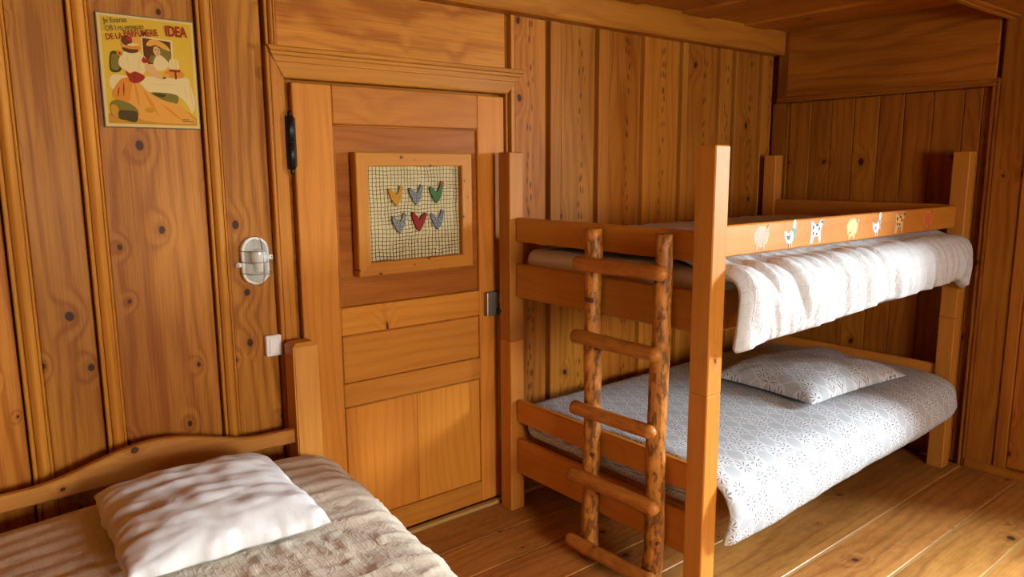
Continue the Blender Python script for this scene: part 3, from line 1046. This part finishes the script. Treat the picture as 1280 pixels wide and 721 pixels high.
anim = [('pig_picture', 2.390, pig('pink', 'ochre'), 'pink painted pig'), ('goose_picture', 2.592, goose('olive', 'black', 'green'), 'painted goose with a green scarf'),
        ('cow_picture', 2.778, cow('white', 'black'), 'black and white painted cow'), ('sheep_picture', 3.063, sheep(), 'cream painted sheep'),
        ('goose_picture', 3.288, goose('white', 'grey', 'grey'), 'white painted goose'), ('cow_picture', 3.506, cow('ochre', 'black'), 'ochre painted cow'),
        ('pig_picture', 3.803, pig('red', 'ochre'), 'red painted pig')]
for nm, xc, sh, lab in anim:
    o = layered(nm, sh, DEC, None, (0, 0, 0), (1, 0, 0), (0, 0, 1), (0, -1, 0))
    o.parent = guard
    o.matrix_basis = guard.matrix_basis.inverted() @ Matrix.Translation(Vector((xc, fy0, 1.3475)) - world_inv(bunk)) @ Matrix.Diagonal((1.3, 1.0, 1.2, 1.0))
    o['label'] = lab
# ---- ladder of peeled logs
lad = empty('ladder', (2.03, 1.86, 0))
tag(lad, 'rustic ladder of peeled logs leaning on the end of the bunk bed', 'ladder')


def log(name, p0, p1, r0, r1, mat, parent, seed, bumpy=0.10, n=40, seg=14, round_end=True, sq=1.0):
    p0, p1 = Vector(p0), Vector(p1)
    ax = (p1 - p0).normalized()
    a = ax.cross(Vector((0.3, 0.1, 1)) if abs(ax.z) < 0.9 else Vector((0, 1, 0))).normalized()
    b = ax.cross(a)
    length = (p1 - p0).length
    st = []
    w = world_inv(parent)
    for i in range(n):
        t = i / (n - 1)
        s_ = t * length
        r = r0 + (r1 - r0) * t
        e = min(s_, length - s_)
        er = r * 0.45
        if round_end and e < er:
            r *= max(0.35, math.sqrt(max(0, 1 - (1 - e / er) ** 2)) * 0.65 + 0.35)
        bend = a * (0.007 * nz(s_ * 2.2, seed, 1)) + b * (0.007 * nz(s_ * 2.2, seed, 9))
        loop = []
        for k in range(seg):
            an = 2 * PI * k / seg
            rr = r * (1 + bumpy * nz(s_ * 7, math.cos(an) * 0.9 + seed, math.sin(an) * 0.9) + 0.5 * bumpy * nz(s_ * 23, math.cos(an) * 2 + seed, math.sin(an) * 2))
            loop.append(Vector((s_ - length / 2, 0, 0)) + Vector((0, 1, 0)) * (rr * math.cos(an) + bend.dot(a)) + Vector((0, 0, 1)) * (rr * math.sin(an) + bend.dot(b)))
        st.append(loop)
    ns, nl = len(st), seg
    vs_ = [p for l in st for p in l]
    fs = [(i * nl + j, i * nl + (j + 1) % nl, (i + 1) * nl + (j + 1) % nl, (i + 1) * nl + j) for i in range(ns - 1) for j in range(nl)]
    fs += [tuple(range(nl))[::-1], tuple(range((ns - 1) * nl, ns * nl))]
    o = obj(name, mesh(name, vs_, fs, True), mat, parent)
    mw = Matrix((ax, a, b)).transposed().to_4x4()
    mw.translation = (p0 + p1) / 2 - w
    o.matrix_local = mw
    return o


log('stile', (2.040, 2.034, 0.0), (2.036, 2.030, 1.372), 0.036, 0.034, 'log', lad, 1.0, 0.13, 60, 16, False)
log('stile', (2.040, 1.706, 0.0), (2.036, 1.680, 1.372), 0.040, 0.031, 'log', lad, 4.0, 0.13, 60, 16, False)
for z0, z1, yl, yr, rr in ((1.238, 1.238, 2.088, 1.628, 0.028), (0.946, 0.948, 2.094, 1.648, 0.029), (0.648, 0.652, 2.096, 1.664, 0.028), (0.362, 0.372, 2.112, 1.640, 0.029), (0.066, 0.078, 2.118, 1.650, 0.029)):
    log('rung', (1.988, yl, z0), (1.992, yr, z1), rr, rr * 0.96, 'rung', lad, z0 * 7 + 2, 0.05, 30, 14)

# ================================================================== SINGLE BED
bed = empty('single_bed', (0.53, 1.6, 0))
tag(bed, 'pine single bed with a curved headboard against the door wall', 'bed')


def bed_post(x0, x1, y0, y1, z):
    vs_, fs = [], []
    bm = bmesh.new()
    bmesh.ops.create_cube(bm, size=1.0)
    bmesh.ops.scale(bm, vec=(z, x1 - x0, y1 - y0), verts=bm.verts)
    long_e = [e for e in bm.edges if abs(e.verts[0].co.x - e.verts[1].co.x) > 0.1]
    top_e = [e for e in bm.edges if e.verts[0].co.x > 0 and e.verts[1].co.x > 0]
    bmesh.ops.bevel(bm, geom=top_e, offset=0.014, segments=1, affect='EDGES')
    long_e = [e for e in bm.edges if abs(e.verts[0].co.x - e.verts[1].co.x) > 0.1]
    bmesh.ops.bevel(bm, geom=long_e, offset=0.005, segments=2, affect='EDGES')
    me = bpy.data.meshes.new('post')
    bm.to_mesh(me); bm.free()
    o = obj('post', me, 'bed', bed)
    mw = Matrix(((0, -1, 0), (0, 0, -1), (1, 0, 0))).to_4x4()
    mw.translation = Vector(((x0 + x1) / 2, (y0 + y1) / 2, z / 2)) - world_inv(bed)
    o.matrix_local = mw


bed_post(1.015, 1.112, 2.550, 2.640, 0.972)
bed_post(-0.045, 0.052, 2.550, 2.640, 0.972)
# curved headboard rail: a shaped board (outline in x-z, thickness in y)
hx0, hx1, hn = 0.052, 1.015, 60
xc_ = 0.533


def hb_top(x):
    d = abs(x - xc_) / 0.48
    return 0.642 + 0.072 * (0.5 + 0.5 * math.cos(PI * min(1, d / 0.80)))


def hb_bot(x):
    return 0.592 + 0.004 * math.cos((x - xc_) * 6)


vs_, fs = [], []
for i in range(hn + 1):
    x = hx0 + (hx1 - hx0) * i / hn
    zt_, zb_ = hb_top(x), hb_bot(x)
    c = 0.006
    for (yy, zz) in ((2.578 + c, zt_), (2.578, zt_ - c), (2.578, zb_ + c), (2.578 + c, zb_), (2.612 - c, zb_), (2.612, zb_ + c), (2.612, zt_ - c), (2.612 - c, zt_)):
        vs_.append((x - xc_, zz - 0.64, -(yy - 2.595)))
for i in range(hn):
    for k in range(8):
        m_ = (k + 1) % 8
        fs.append((i * 8 + k, i * 8 + m_, (i + 1) * 8 + m_, (i + 1) * 8 + k))
fs += [tuple(range(8)), tuple(range(hn * 8, hn * 8 + 8))[::-1]]
me = mesh('headboard', vs_, fs)
bm = bmesh.new(); bm.from_mesh(me); bmesh.ops.recalc_face_normals(bm, faces=bm.faces); bm.to_mesh(me); bm.free()
ho = obj('headboard', me, 'bed', bed)
mw = Matrix(((1, 0, 0), (0, 0, -1), (0, 1, 0))).to_4x4()
mw.translation = Vector((xc_, 2.595, 0.64)) - world_inv(bed)
ho.matrix_local = mw
slab('lower_rail', (0.052, 2.582, 0.25), (1.015, 2.610, 0.42), 'x', 'bed', bed, 0.005)
for x0 in (0.0, 1.035):
    slab('side_rail', (x0, 0.62, 0.20), (x0 + 0.032, 2.55, 0.335), 'y', 'bed', bed, 0.005)
for x0 in (-0.045, 1.015):
    slab('foot_post', (x0, 0.54, 0), (x0 + 0.097, 0.62, 0.55), 'z', 'bed', bed, 0.006)
slab('footboard', (0.052, 0.565, 0.22), (1.015, 0.60, 0.50), 'x', 'bed', bed, 0.006)
for i in range(10):
    y0 = 0.72 + i * 0.19
    slab('slat', (0.032, y0, 0.245), (1.035, y0 + 0.08, 0.265), 'x', 'bed', bed, 0.002)
bmt = rounded_box_loft('mattress', 0.045, 1.025, 0.66, 2.50, 0.266, 0.44, 0.05, 'sheet', along='y')
tag(bmt, 'mattress of the single bed hidden under the cream bedspread', 'mattress')


# cream bedspread: an arch-shaped shell over the mattress, swept along y
def spread_loop(y, k):
    xr = 1.128 - 0.105 * (2.40 - y) + 0.008 * nz(y * 3.0, 7.0)
    xl = -0.075 + 0.01 * nz(y * 3.0, 1.0)
    ztop = 0.562
    pts = [(xl + 0.012, 0.330), (xl, 0.40), (xl + 0.012, 0.470), (xl + 0.06, 0.530), (xl + 0.16, ztop - 0.008), (xl + 0.4, ztop + 0.006), ((xl + xr) / 2, ztop + 0.008),
           (xr - 0.4, ztop + 0.004), (xr - 0.16, ztop - 0.004), (xr - 0.065, ztop - 0.025), (xr - 0.014, ztop - 0.075), (xr + 0.002, 0.42), (xr - 0.004, 0.34)]
    mid = smooth_path(pts, 110)
    out, inn = [], []
    th = 0.020
    drop = 0.085 * (1 - k) ** 1.5
    for i, p in enumerate(mid):
        t = (mid[min(i + 1, 109)] - mid[max(i - 1, 0)]).normalized()
        nr = Vector((-t.y, t.x))
        top = max(0.0, min(1.0, (p.y - 0.46) / 0.06))
        wv = 0.0018 * math.sin(y * 2 * PI / 0.075 + 2.2 * nz(p.x * 2.0, y * 1.5, 3.0)) * (0.35 + 0.65 * max(0.0, min(1.0, (y - 1.75) / 0.4)))
        wv += 0.006 * nz(p.x * 6.0 + y * 3.0, y * 9.0 - p.x * 2.0, 2.0)
        rid = abs(nz(p.x * 9.0 + y * 11.0, y * 5.0 - p.x * 6.0, 33.0))
        wv += 0.012 * max(0.0, 0.12 - rid) / 0.12 * max(0.0, min(1.0, (2.25 - y) / 0.3)) * 0.6
        q = p + nr * (th * k + wv * top * k) + Vector((0, -drop * top))
        out.append((q.x, y, q.y))
        q = p - nr * th * 0.8 * k + Vector((0, -drop * top))
        inn.append((q.x, y, q.y))
    return out + inn[::-1]


st = []
ys = [0.625 + (2.485 - 0.625) * i / 190 for i in range(191)] + [2.497, 2.508, 2.517, 2.524, 2.529, 2.532]
for y in ys:
    e = 2.532 - y
    k = 1.0 if e > 0.09 else max(0.05, math.sqrt(max(0.0, 1 - (1 - e / 0.09) ** 2)))
    st.append(spread_loop(y, k))
sp = loft('bedspread', st, 'cream')
tag(sp, 'crinkled cream bedspread covering the single bed', 'bedspread')


def wr_white(x, y):
    w = 0.010 * nz(x * 4 + 3, y * 9, 1.0) + 0.007 * nz(x * 7 + y * 5, y * 19, 6.0)
    w += 0.006 * nz(x * 16, y * 26 + x * 8, 8.0)
    w -= 0.014 * max(0.0, 0.20 - abs(nz(x * 3.2 + y * 2.0, y * 9 - x * 2.0, 21.0)))
    return w


wp = pillow('pillow', (0.562, 2.125, 0.630), 0.515, 0.575, 0.082, math.radians(-2.0), 'pillow_white', wr_white, nu=96, nv=96, flat=0.42, pinch=0.02, full=0.36, rump=0.012)
tag(wp, 'wrinkled white pillow on the cream bedspread by the headboard', 'pillow')

# ================================================================== POSTER
PX0, PX1, PZ0, PZ1 = 0.492, 0.786, 1.742, 2.097
pos = empty('poster', (PX0, 2.692, PZ0))
tag(pos, 'yellow vintage perfume advertising plaque on the plank wall', 'poster')
slab('backing', (PX0, 2.688, PZ0), (PX1, 2.699, PZ1), 'x', plain('plaque_edge', (0.10, 0.06, 0.02), 0.5), pos, 0.001)
PM = {
    'border': plain('print_border', (0.541, 0.370, 0.120), 0.7, 0.0, 0.08), 'yellow': plain('print_yellow', (0.52, 0.31, 0.025), 0.7, 0.0, 0.08), 'ochre': plain('print_ochre', (0.410, 0.185, 0.018), 0.7, 0.0, 0.08),
    'cream': plain('print_cream', (0.574, 0.407, 0.168), 0.7, 0.0, 0.08), 'orange': plain('print_orange', (0.508, 0.170, 0.018), 0.7, 0.0, 0.08), 'lightorange': plain('print_light_orange', (0.558, 0.244, 0.036), 0.7, 0.0, 0.08),
    'red': plain('print_red', (0.271, 0.022, 0.009), 0.7, 0.0, 0.08), 'brown': plain('print_brown', (0.098, 0.033, 0.007), 0.7, 0.0, 0.08), 'olive': plain('print_olive', (0.164, 0.118, 0.018), 0.7, 0.0, 0.08),
    'darkolive': plain('print_dark_olive', (0.061, 0.044, 0.011), 0.7, 0.0, 0.08), 'skin': plain('print_skin', (0.541, 0.281, 0.096), 0.7, 0.0, 0.08),
}
pw, ph = PX1 - PX0, PZ1 - PZ0


def pp(pts):
    return [(a * pw, b * ph) for a, b in pts]


def pe(cx_, cy_, rx, ry, n=20, rot=0.0):
    return [((cx_ + rx * math.cos(a) * math.cos(rot) - ry * math.sin(a) * math.sin(rot)) * pw, (cy_ + rx * math.cos(a) * math.sin(rot) + ry * math.sin(a) * math.cos(rot)) * ph) for a in [2 * PI * k / n for k in range(n)]]


def sm(pts, n=5):
    """smooth closed outline through the points"""
    out = []
    m = len(pts)
    for i in range(m):
        p0, p1, p2, p3 = (Vector(pts[(i + k - 1) % m]) for k in range(4))
        for k in range(n):
            t = k / n
            q = 0.5 * ((2 * p1) + (p2 - p0) * t + (2 * p0 - 5 * p1 + 4 * p2 - p3) * t * t + (3 * p1 - p0 - 3 * p2 + p3) * t ** 3)
            out.append((q.x * pw, q.y * ph))
    return out


def stroke(a, b, w):
    a, b = Vector(a), Vector(b)
    n_ = (b - a).normalized()
    n_ = Vector((-n_.y, n_.x)) * w
    return pp([tuple(a - n_ * 0.4), tuple((a + b) / 2 - n_), tuple(b - n_ * 0.3), tuple(b + n_ * 0.3), tuple((a + b) / 2 + n_), tuple(a + n_ * 0.4)])


pshapes = [
    ('border', pp([(0.012, 0.010), (0.988, 0.010), (0.988, 0.990), (0.012, 0.990)])),
    ('yellow', pp([(0.04, 0.035), (0.965, 0.035), (0.965, 0.97), (0.04, 0.97)])),
    ('ochre', pp([(0.04, 0.036), (0.964, 0.036), (0.964, 0.10), (0.88, 0.16), (0.80, 0.195), (0.55, 0.20), (0.30, 0.18), (0.15, 0.15), (0.04, 0.12)])),
    # mirror with the reflected face and hat
    ('cream', pp([(0.435, 0.57), (0.755, 0.57), (0.755, 0.808), (0.435, 0.822)])),
    ('brown', pp([(0.445, 0.58), (0.735, 0.58), (0.735, 0.795), (0.445, 0.81)])),
    ('olive', sm([(0.50, 0.60), (0.72, 0.60), (0.72, 0.70), (0.60, 0.73)])),
    ('cream', sm([(0.54, 0.59), (0.58, 0.66), (0.64, 0.66), (0.70, 0.60), (0.66, 0.54), (0.57, 0.53)])),
    ('brown', pe(0.545, 0.715, 0.045, 0.055)),
    ('lightorange', sm([(0.48, 0.75), (0.52, 0.795), (0.60, 0.80), (0.69, 0.76), (0.73, 0.71), (0.66, 0.725), (0.58, 0.755), (0.52, 0.74)])),
    ('skin', pe(0.585, 0.700, 0.036, 0.046, 20, 0.3)), ('brown', pe(0.575, 0.712, 0.008, 0.005, 10)), ('brown', pe(0.600, 0.708, 0.008, 0.005, 10)), ('red', pe(0.592, 0.680, 0.010, 0.005, 10)),
    # chair back, table with cloth
    ('darkolive', sm([(0.10, 0.50), (0.20, 0.50), (0.215, 0.60), (0.19, 0.665), (0.115, 0.655)])), ('olive', sm([(0.115, 0.52), (0.185, 0.515), (0.195, 0.60), (0.175, 0.64), (0.125, 0.635)])),
    ('cream', sm([(0.10, 0.34), (0.35, 0.32), (0.62, 0.33), (0.78, 0.30), (0.86, 0.24), (0.92, 0.15), (0.955, 0.26), (0.92, 0.40), (0.88, 0.48), (0.62, 0.475), (0.30, 0.46), (0.11, 0.46)])),
    ('border', stroke((0.90, 0.44), (0.93, 0.20), 0.010)), ('border', stroke((0.85, 0.42), (0.87, 0.27), 0.010)), ('border', stroke((0.45, 0.40), (0.80, 0.41), 0.006)),
    ('olive', sm([(0.48, 0.325), (0.76, 0.315), (0.74, 0.22), (0.60, 0.25)])), ('darkolive', sm([(0.50, 0.318), (0.64, 0.315), (0.60, 0.285)])),
    # candles, bottles and boxes
    ('cream', sm([(0.71, 0.52), (0.80, 0.52), (0.80, 0.63), (0.71, 0.63)])), ('border', stroke((0.735, 0.53), (0.735, 0.66), 0.010)), ('border', stroke((0.775, 0.53), (0.775, 0.66), 0.010)),
    ('orange', sm([(0.66, 0.475), (0.84, 0.475), (0.84, 0.53), (0.67, 0.53)])), ('red', pp([(0.70, 0.525), (0.82, 0.525), (0.82, 0.548), (0.70, 0.548)])),
    ('brown', pp([(0.755, 0.46), (0.775, 0.46), (0.775, 0.53), (0.755, 0.53)])), ('lightorange', pe(0.665, 0.49, 0.035, 0.02)), ('darkolive', pe(0.62, 0.465, 0.045, 0.010)),
    # long skirt
    ('lightorange', sm([(0.10, 0.28), (0.17, 0.38), (0.25, 0.45), (0.34, 0.45), (0.44, 0.35), (0.60, 0.265), (0.78, 0.225), (0.88, 0.14), (0.95, 0.065), (0.78, 0.05), (0.55, 0.055), (0.36, 0.08), (0.31, 0.16), (0.24, 0.23)])),
    ('orange', sm([(0.10, 0.28), (0.14, 0.37), (0.22, 0.44), (0.30, 0.42), (0.285, 0.32), (0.26, 0.24), (0.18, 0.23)])),
    ('orange', stroke((0.33, 0.40), (0.36, 0.20), 0.016)), ('orange', stroke((0.42, 0.33), (0.55, 0.12), 0.018)), ('orange', stroke((0.60, 0.22), (0.80, 0.08), 0.014)), ('ochre', pe(0.46, 0.165, 0.05, 0.025)),
    ('red', stroke((0.17, 0.36), (0.15, 0.27), 0.008)), ('red', stroke((0.22, 0.40), (0.21, 0.28), 0.008)),
    # blouse, arm and bodice
    ('cream', sm([(0.19, 0.55), (0.20, 0.62), (0.25, 0.67), (0.33, 0.69), (0.42, 0.67), (0.48, 0.60), (0.46, 0.53), (0.40, 0.48), (0.27, 0.50)])),
    ('border', stroke((0.27, 0.65), (0.29, 0.53), 0.010)), ('border', stroke((0.40, 0.64), (0.38, 0.52), 0.010)),
    ('skin', sm([(0.45, 0.57), (0.49, 0.58), (0.56, 0.53), (0.63, 0.475), (0.60, 0.455), (0.52, 0.475), (0.46, 0.52)])),
    ('red', sm([(0.25, 0.505), (0.29, 0.485), (0.34, 0.505), (0.41, 0.485), (0.44, 0.455), (0.39, 0.415), (0.33, 0.40), (0.285, 0.415), (0.27, 0.45)])), ('brown', stroke((0.33, 0.49), (0.33, 0.41), 0.008)),
    ('red', sm([(0.42, 0.60), (0.44, 0.64), (0.47, 0.62), (0.50, 0.635), (0.50, 0.60), (0.45, 0.585)])), ('orange', pe(0.205, 0.655, 0.032, 0.026)), ('red', pe(0.205, 0.655, 0.014, 0.012)),
    # hat and hair
    ('skin', pe(0.31, 0.70, 0.045, 0.03)), ('lightorange', pe(0.33, 0.755, 0.105, 0.078)), ('orange', sm([(0.25, 0.70), (0.33, 0.735), (0.42, 0.72), (0.40, 0.69), (0.32, 0.68)])),
    ('brown', pe(0.285, 0.772, 0.055, 0.045)), ('red', pe(0.31, 0.79, 0.03, 0.02)), ('cream', stroke((0.29, 0.735), (0.40, 0.745), 0.012)), ('brown', sm([(0.24, 0.71), (0.31, 0.70), (0.39, 0.70), (0.38, 0.675), (0.31, 0.665), (0.25, 0.68)])),
    # stool
    ('olive', sm([(0.07, 0.20), (0.13, 0.245), (0.24, 0.225), (0.31, 0.19), (0.345, 0.14), (0.31, 0.06), (0.20, 0.07), (0.12, 0.09), (0.08, 0.11)])),
    ('ochre', sm([(0.07, 0.19), (0.12, 0.20), (0.15, 0.15), (0.13, 0.09), (0.08, 0.11)])),
    ('darkolive', sm([(0.15, 0.15), (0.24, 0.155), (0.33, 0.14), (0.315, 0.055), (0.22, 0.065), (0.145, 0.085)])), ('brown', stroke((0.15, 0.15), (0.33, 0.14), 0.010)),
    ('brown', pp([(0.80, 0.072), (0.93, 0.072), (0.93, 0.078), (0.80, 0.078)])), ('brown', pp([(0.80, 0.086), (0.88, 0.086), (0.88, 0.091), (0.80, 0.091)])),
]
pr_ = layered('printed_picture', pshapes, PM, None, (0, 0, 0), (1, 0, 0), (0, 0, 1), (0, -1, 0), 0.00010, 0.0002)
pr_.parent = pos
pr_.location = Vector((PX0, 2.6878, PZ0)) - world_inv(pos)


def lettering(text, x, z, size, rot, mat, bold=0.0, sx=1.0):
    cu = bpy.data.curves.new('lettering', 'FONT')
    cu.body = text
    cu.size = size
    cu.offset = bold
    cu.extrude = 0.0002
    cu.resolution_u = 3
    tmp = bpy.data.objects.new('lettering_tmp', cu)
    COL.objects.link(tmp)
    dg = bpy.context.evaluated_depsgraph_get()
    me_ = bpy.data.meshes.new_from_object(tmp.evaluated_get(dg))
    bpy.data.objects.remove(tmp, do_unlink=True)
    me_.materials.clear()
    o_ = obj('lettering', me_, mat, pos)
    Rm = Matrix.Rotation(PI / 2, 4, 'X') @ Matrix.Rotation(rot, 4, 'Z') @ Matrix.Diagonal((sx, 1, 1, 1))
    Rm.translation = Vector((PX0 + x * pw, 2.6835, PZ0 + z * ph)) - world_inv(pos)
    o_.matrix_local = Rm
    o_['label'] = 'printed words ' + text
    return o_


lettering('Je Exarus', 0.075, 0.905, 0.023, math.radians(8), PM['olive'], 0.0003, 0.80)
lettering('OB l ru envuuze', 0.085, 0.838, 0.024, math.radians(9), PM['olive'], 0.0003, 0.72)
lettering('DE LA', 0.085, 0.762, 0.026, math.radians(10), PM['red'], 0.0004, 0.72)
lettering('PARFUMERIE', 0.262, 0.800, 0.030, math.radians(7), PM['red'], 0.0004, 0.62)
lettering('IDEA', 0.685, 0.845, 0.046, math.radians(1), PM['red'], 0.0014, 0.68)

# ================================================================== HEART PICTURE ON THE DOOR
FX0, FX1, FZ0, FZ1 = 1.348, 1.907, 1.178, 1.671
FYF, FYB = 2.655, 2.6995
fr = empty('framed_picture', ((FX0 + FX1) / 2, FYB, FZ0))
tag(fr, 'pine framed netting picture with six patchwork chicken hearts', 'picture')
fwid = 0.055
fp = rect(fwid, FYB - FYF, 0.004)
# outer edge at a = 0: mitred ends
O_ = (0, -1, 0)


def frame_side(p0, L, length):
    return piece('frame_side', p0, L, O_, length, fp, 'frame', fr, m0=1.0, m1=-1.0)


# A = O x L must point to the inside of the frame
frame_side((FX0, FYB, FZ0), (1, 0, 0), FX1 - FX0)          # A = +z
frame_side((FX1, FYB, FZ0), (0, 0, 1), FZ1 - FZ0)          # A = -x
frame_side((FX1, FYB, FZ1), (-1, 0, 0), FX1 - FX0)         # A = -z
frame_side((FX0, FYB, FZ1), (0, 0, -1), FZ1 - FZ0)         # A = +x
boxes('backing_cloth', [((FX0 + 0.045, 2.684, FZ0 + 0.045), (FX1 - 0.045, 2.690, FZ1 - 0.045))], 'burlap', fr)
paths = []
ix0, ix1, iz0, iz1 = FX0 + 0.054, FX1 - 0.054, FZ0 + 0.054, FZ1 - 0.054


def net_pt(a, b):
    k = 1 - b
    x = ix0 + (ix1 - ix0) * a + 0.006 * nz(a * 5, b * 5, 1.0) + 0.003 * nz(a * 13, b * 13, 5.0)
    z = iz0 + (iz1 - iz0) * b + 0.008 * nz(a * 4, b * 6, 3.0) + 0.004 * nz(a * 14, b * 12, 7.0)
    sag = 0.05 * (1 - b) ** 2 * math.sin(a * 9)
    return Vector((min(max(x + sag * 0.12, ix0), ix1), 2.679, min(max(z, iz0), iz1)))


for i in range(29):
    paths.append([net_pt(i / 28, k / 20) for k in range(21)])
for i in range(25):
    paths.append([net_pt(k / 20, i / 24) for k in range(21)])
net = tubes('netting', paths, 0.0011, 'string', fr, 4)
net['kind'] = 'stuff'
hearts = [
    (1.535, 1.495, 'yellow', ((0.409, 0.211, 0.019), (0.310, 0.136, 0.012)), 0), (1.632, 1.497, 'blue grey', ((0.081, 0.093, 0.099), (0.260, 0.260, 0.223)), 0),
    (1.733, 1.500, 'green', ((0.034, 0.093, 0.028), (0.087, 0.161, 0.056)), 1), (1.548, 1.382, 'grey speckled', ((0.087, 0.087, 0.087), (0.285, 0.273, 0.223)), 2),
    (1.645, 1.385, 'dark red', ((0.205, 0.019, 0.012), (0.149, 0.012, 0.009)), 3), (1.735, 1.388, 'slate blue', ((0.062, 0.081, 0.099), (0.223, 0.229, 0.211)), 2),
]
for hx, hz, nm, cols, kind in hearts:
    a_, b_ = cols
    if kind == 3:
        poly = [(0, -0.042), (0.018, -0.018), (0.034, 0.014), (0.038, 0.034), (0.026, 0.036), (0.010, 0.024), (0.0, 0.010), (-0.010, 0.024), (-0.024, 0.040), (-0.036, 0.044), (-0.036, 0.022), (-0.026, -0.008), (-0.014, -0.030)]
    else:
        poly = [(0, -0.042), (0.016, -0.026), (0.028, -0.004), (0.032, 0.020), (0.036, 0.034), (0.030, 0.044), (0.020, 0.044), (0.016, 0.030), (0.010, 0.014), (0.002, 0.008), (-0.008, 0.014), (-0.016, 0.026), (-0.030, 0.032), (-0.036, 0.024), (-0.030, 0.004), (-0.018, -0.020)]
    mt = speckle('heart_' + nm.replace(' ', '_'), a_, b_)
    o = layered('heart', [('m', poly)], {'m': mt}, None, (0, 0, 0), (1, 0, 0), (0, 0, 1), (0, -1, 0), 0.010, 0.002)
    bv = o.modifiers.new('soft', 'BEVEL'); bv.width = 0.003; bv.segments = 2
    o.parent = fr
    o.location = Vector((hx, 2.680, hz)) - world_inv(fr)
    o['label'] = nm + ' patchwork heart'
    if kind == 1:
        c = layered('comb', [('m', ell(0.030, 0.044, 0.009, 0.009, 10))], {'m': plain('heart_comb', (0.32, 0.05, 0.03), 0.8)}, None, (0, 0, 0), (1, 0, 0), (0, 0, 1), (0, -1, 0), 0.012, 0.002)
        c.parent = o

# ================================================================== WALL LAMP AND SWITCH
LXc, LZc = 0.942, 1.276
lamp = empty('wall_lamp', (LXc, YB, LZc))
tag(lamp, 'oval white bulkhead wall lamp with a wire cage', 'lamp')


def capsule(hw, hh, n=32):
    pts = []
    r = hw
    s_ = hh - hw
    for k in range(n):
        a = 2 * PI * k / n
        pts.append((r * math.cos(a), r * math.sin(a) + (s_ if math.sin(a) >= 0 else -s_)))
    return pts


def cap_loft(name, secs, mat, n=36):
    st_ = []
    for hw, hh, d in secs:
        st_.append([(LXc + px_, YB - d, LZc + pz_) for px_, pz_ in capsule(hw, hh, n)])
    return loft(name, st_, mat, lamp)


cap_loft('base', [(0.046, 0.084, 0.0), (0.050, 0.088, 0.004), (0.050, 0.088, 0.022), (0.047, 0.085, 0.026), (0.041, 0.079, 0.026), (0.040, 0.078, 0.014)], 'porcelain')
cap_loft('glass', [(0.0405, 0.0785, 0.027), (0.0405, 0.0785, 0.050), (0.038, 0.074, 0.066), (0.031, 0.064, 0.080), (0.018, 0.048, 0.088), (0.004, 0.030, 0.090)], 'lamp_glass')
lathe('bulb', [(0.004, -0.034), (0.013, -0.033), (0.013, -0.012), (0.024, 0.006), (0.028, 0.022), (0.022, 0.040), (0.008, 0.048), (0.001, 0.049)], 'porcelain', lamp, (LXc + 0.004, YB - 0.050, LZc - 0.005))


def arc_h(z, hw, d0, d1, n=16):
    return [(LXc + hw * math.cos(PI * (1 - k / n)), YB - (d0 + (d1 - d0) * math.sin(PI * k / n) ** 0.6), LZc + z) for k in range(n + 1)]


def arc_v(x, hh, d0, d1, n=20):
    return [(LXc + x, YB - (d0 + (d1 - d0) * math.sin(PI * k / n) ** 0.5), LZc + hh * math.cos(PI * (1 - k / n))) for k in range(n + 1)]


cage = tubes('cage', [arc_v(0.004, 0.090, 0.02, 0.097), arc_h(0.040, 0.053, 0.02, 0.094), arc_h(0.0, 0.053, 0.02, 0.097), arc_h(-0.042, 0.053, 0.02, 0.094)], 0.0016, 'wire', lamp, 6)
for sx_, zz in ((-1, -0.012), (1, 0.010)):
    lug = slab('mounting_lug', (LXc + (sx_ * 0.058) - 0.010, YB - 0.020, LZc + zz - 0.008), (LXc + (sx_ * 0.058) + 0.010, YB, LZc + zz + 0.008), 'x', 'porcelain', lamp, 0.003)
    lathe('screw', [(0.0035, 0.0), (0.0035, 0.002), (0.002, 0.003)], 'wire', lamp, (LXc + sx_ * 0.062, YB - 0.020, LZc + zz), 'y', 10)

sw = empty('light_switch', (0.991, YB, 0.91))
tag(sw, 'white rocker light switch beside the door casing', 'light switch')
o = slab('plate', (0.962, 2.672, 0.910), (1.021, 2.700, 0.990), 'z', 'plastic', sw, 0.004)
o = slab('rocker', (0.972, 2.666, 0.920), (1.011, 2.672, 0.980), 'z', 'porcelain', sw, 0.002)
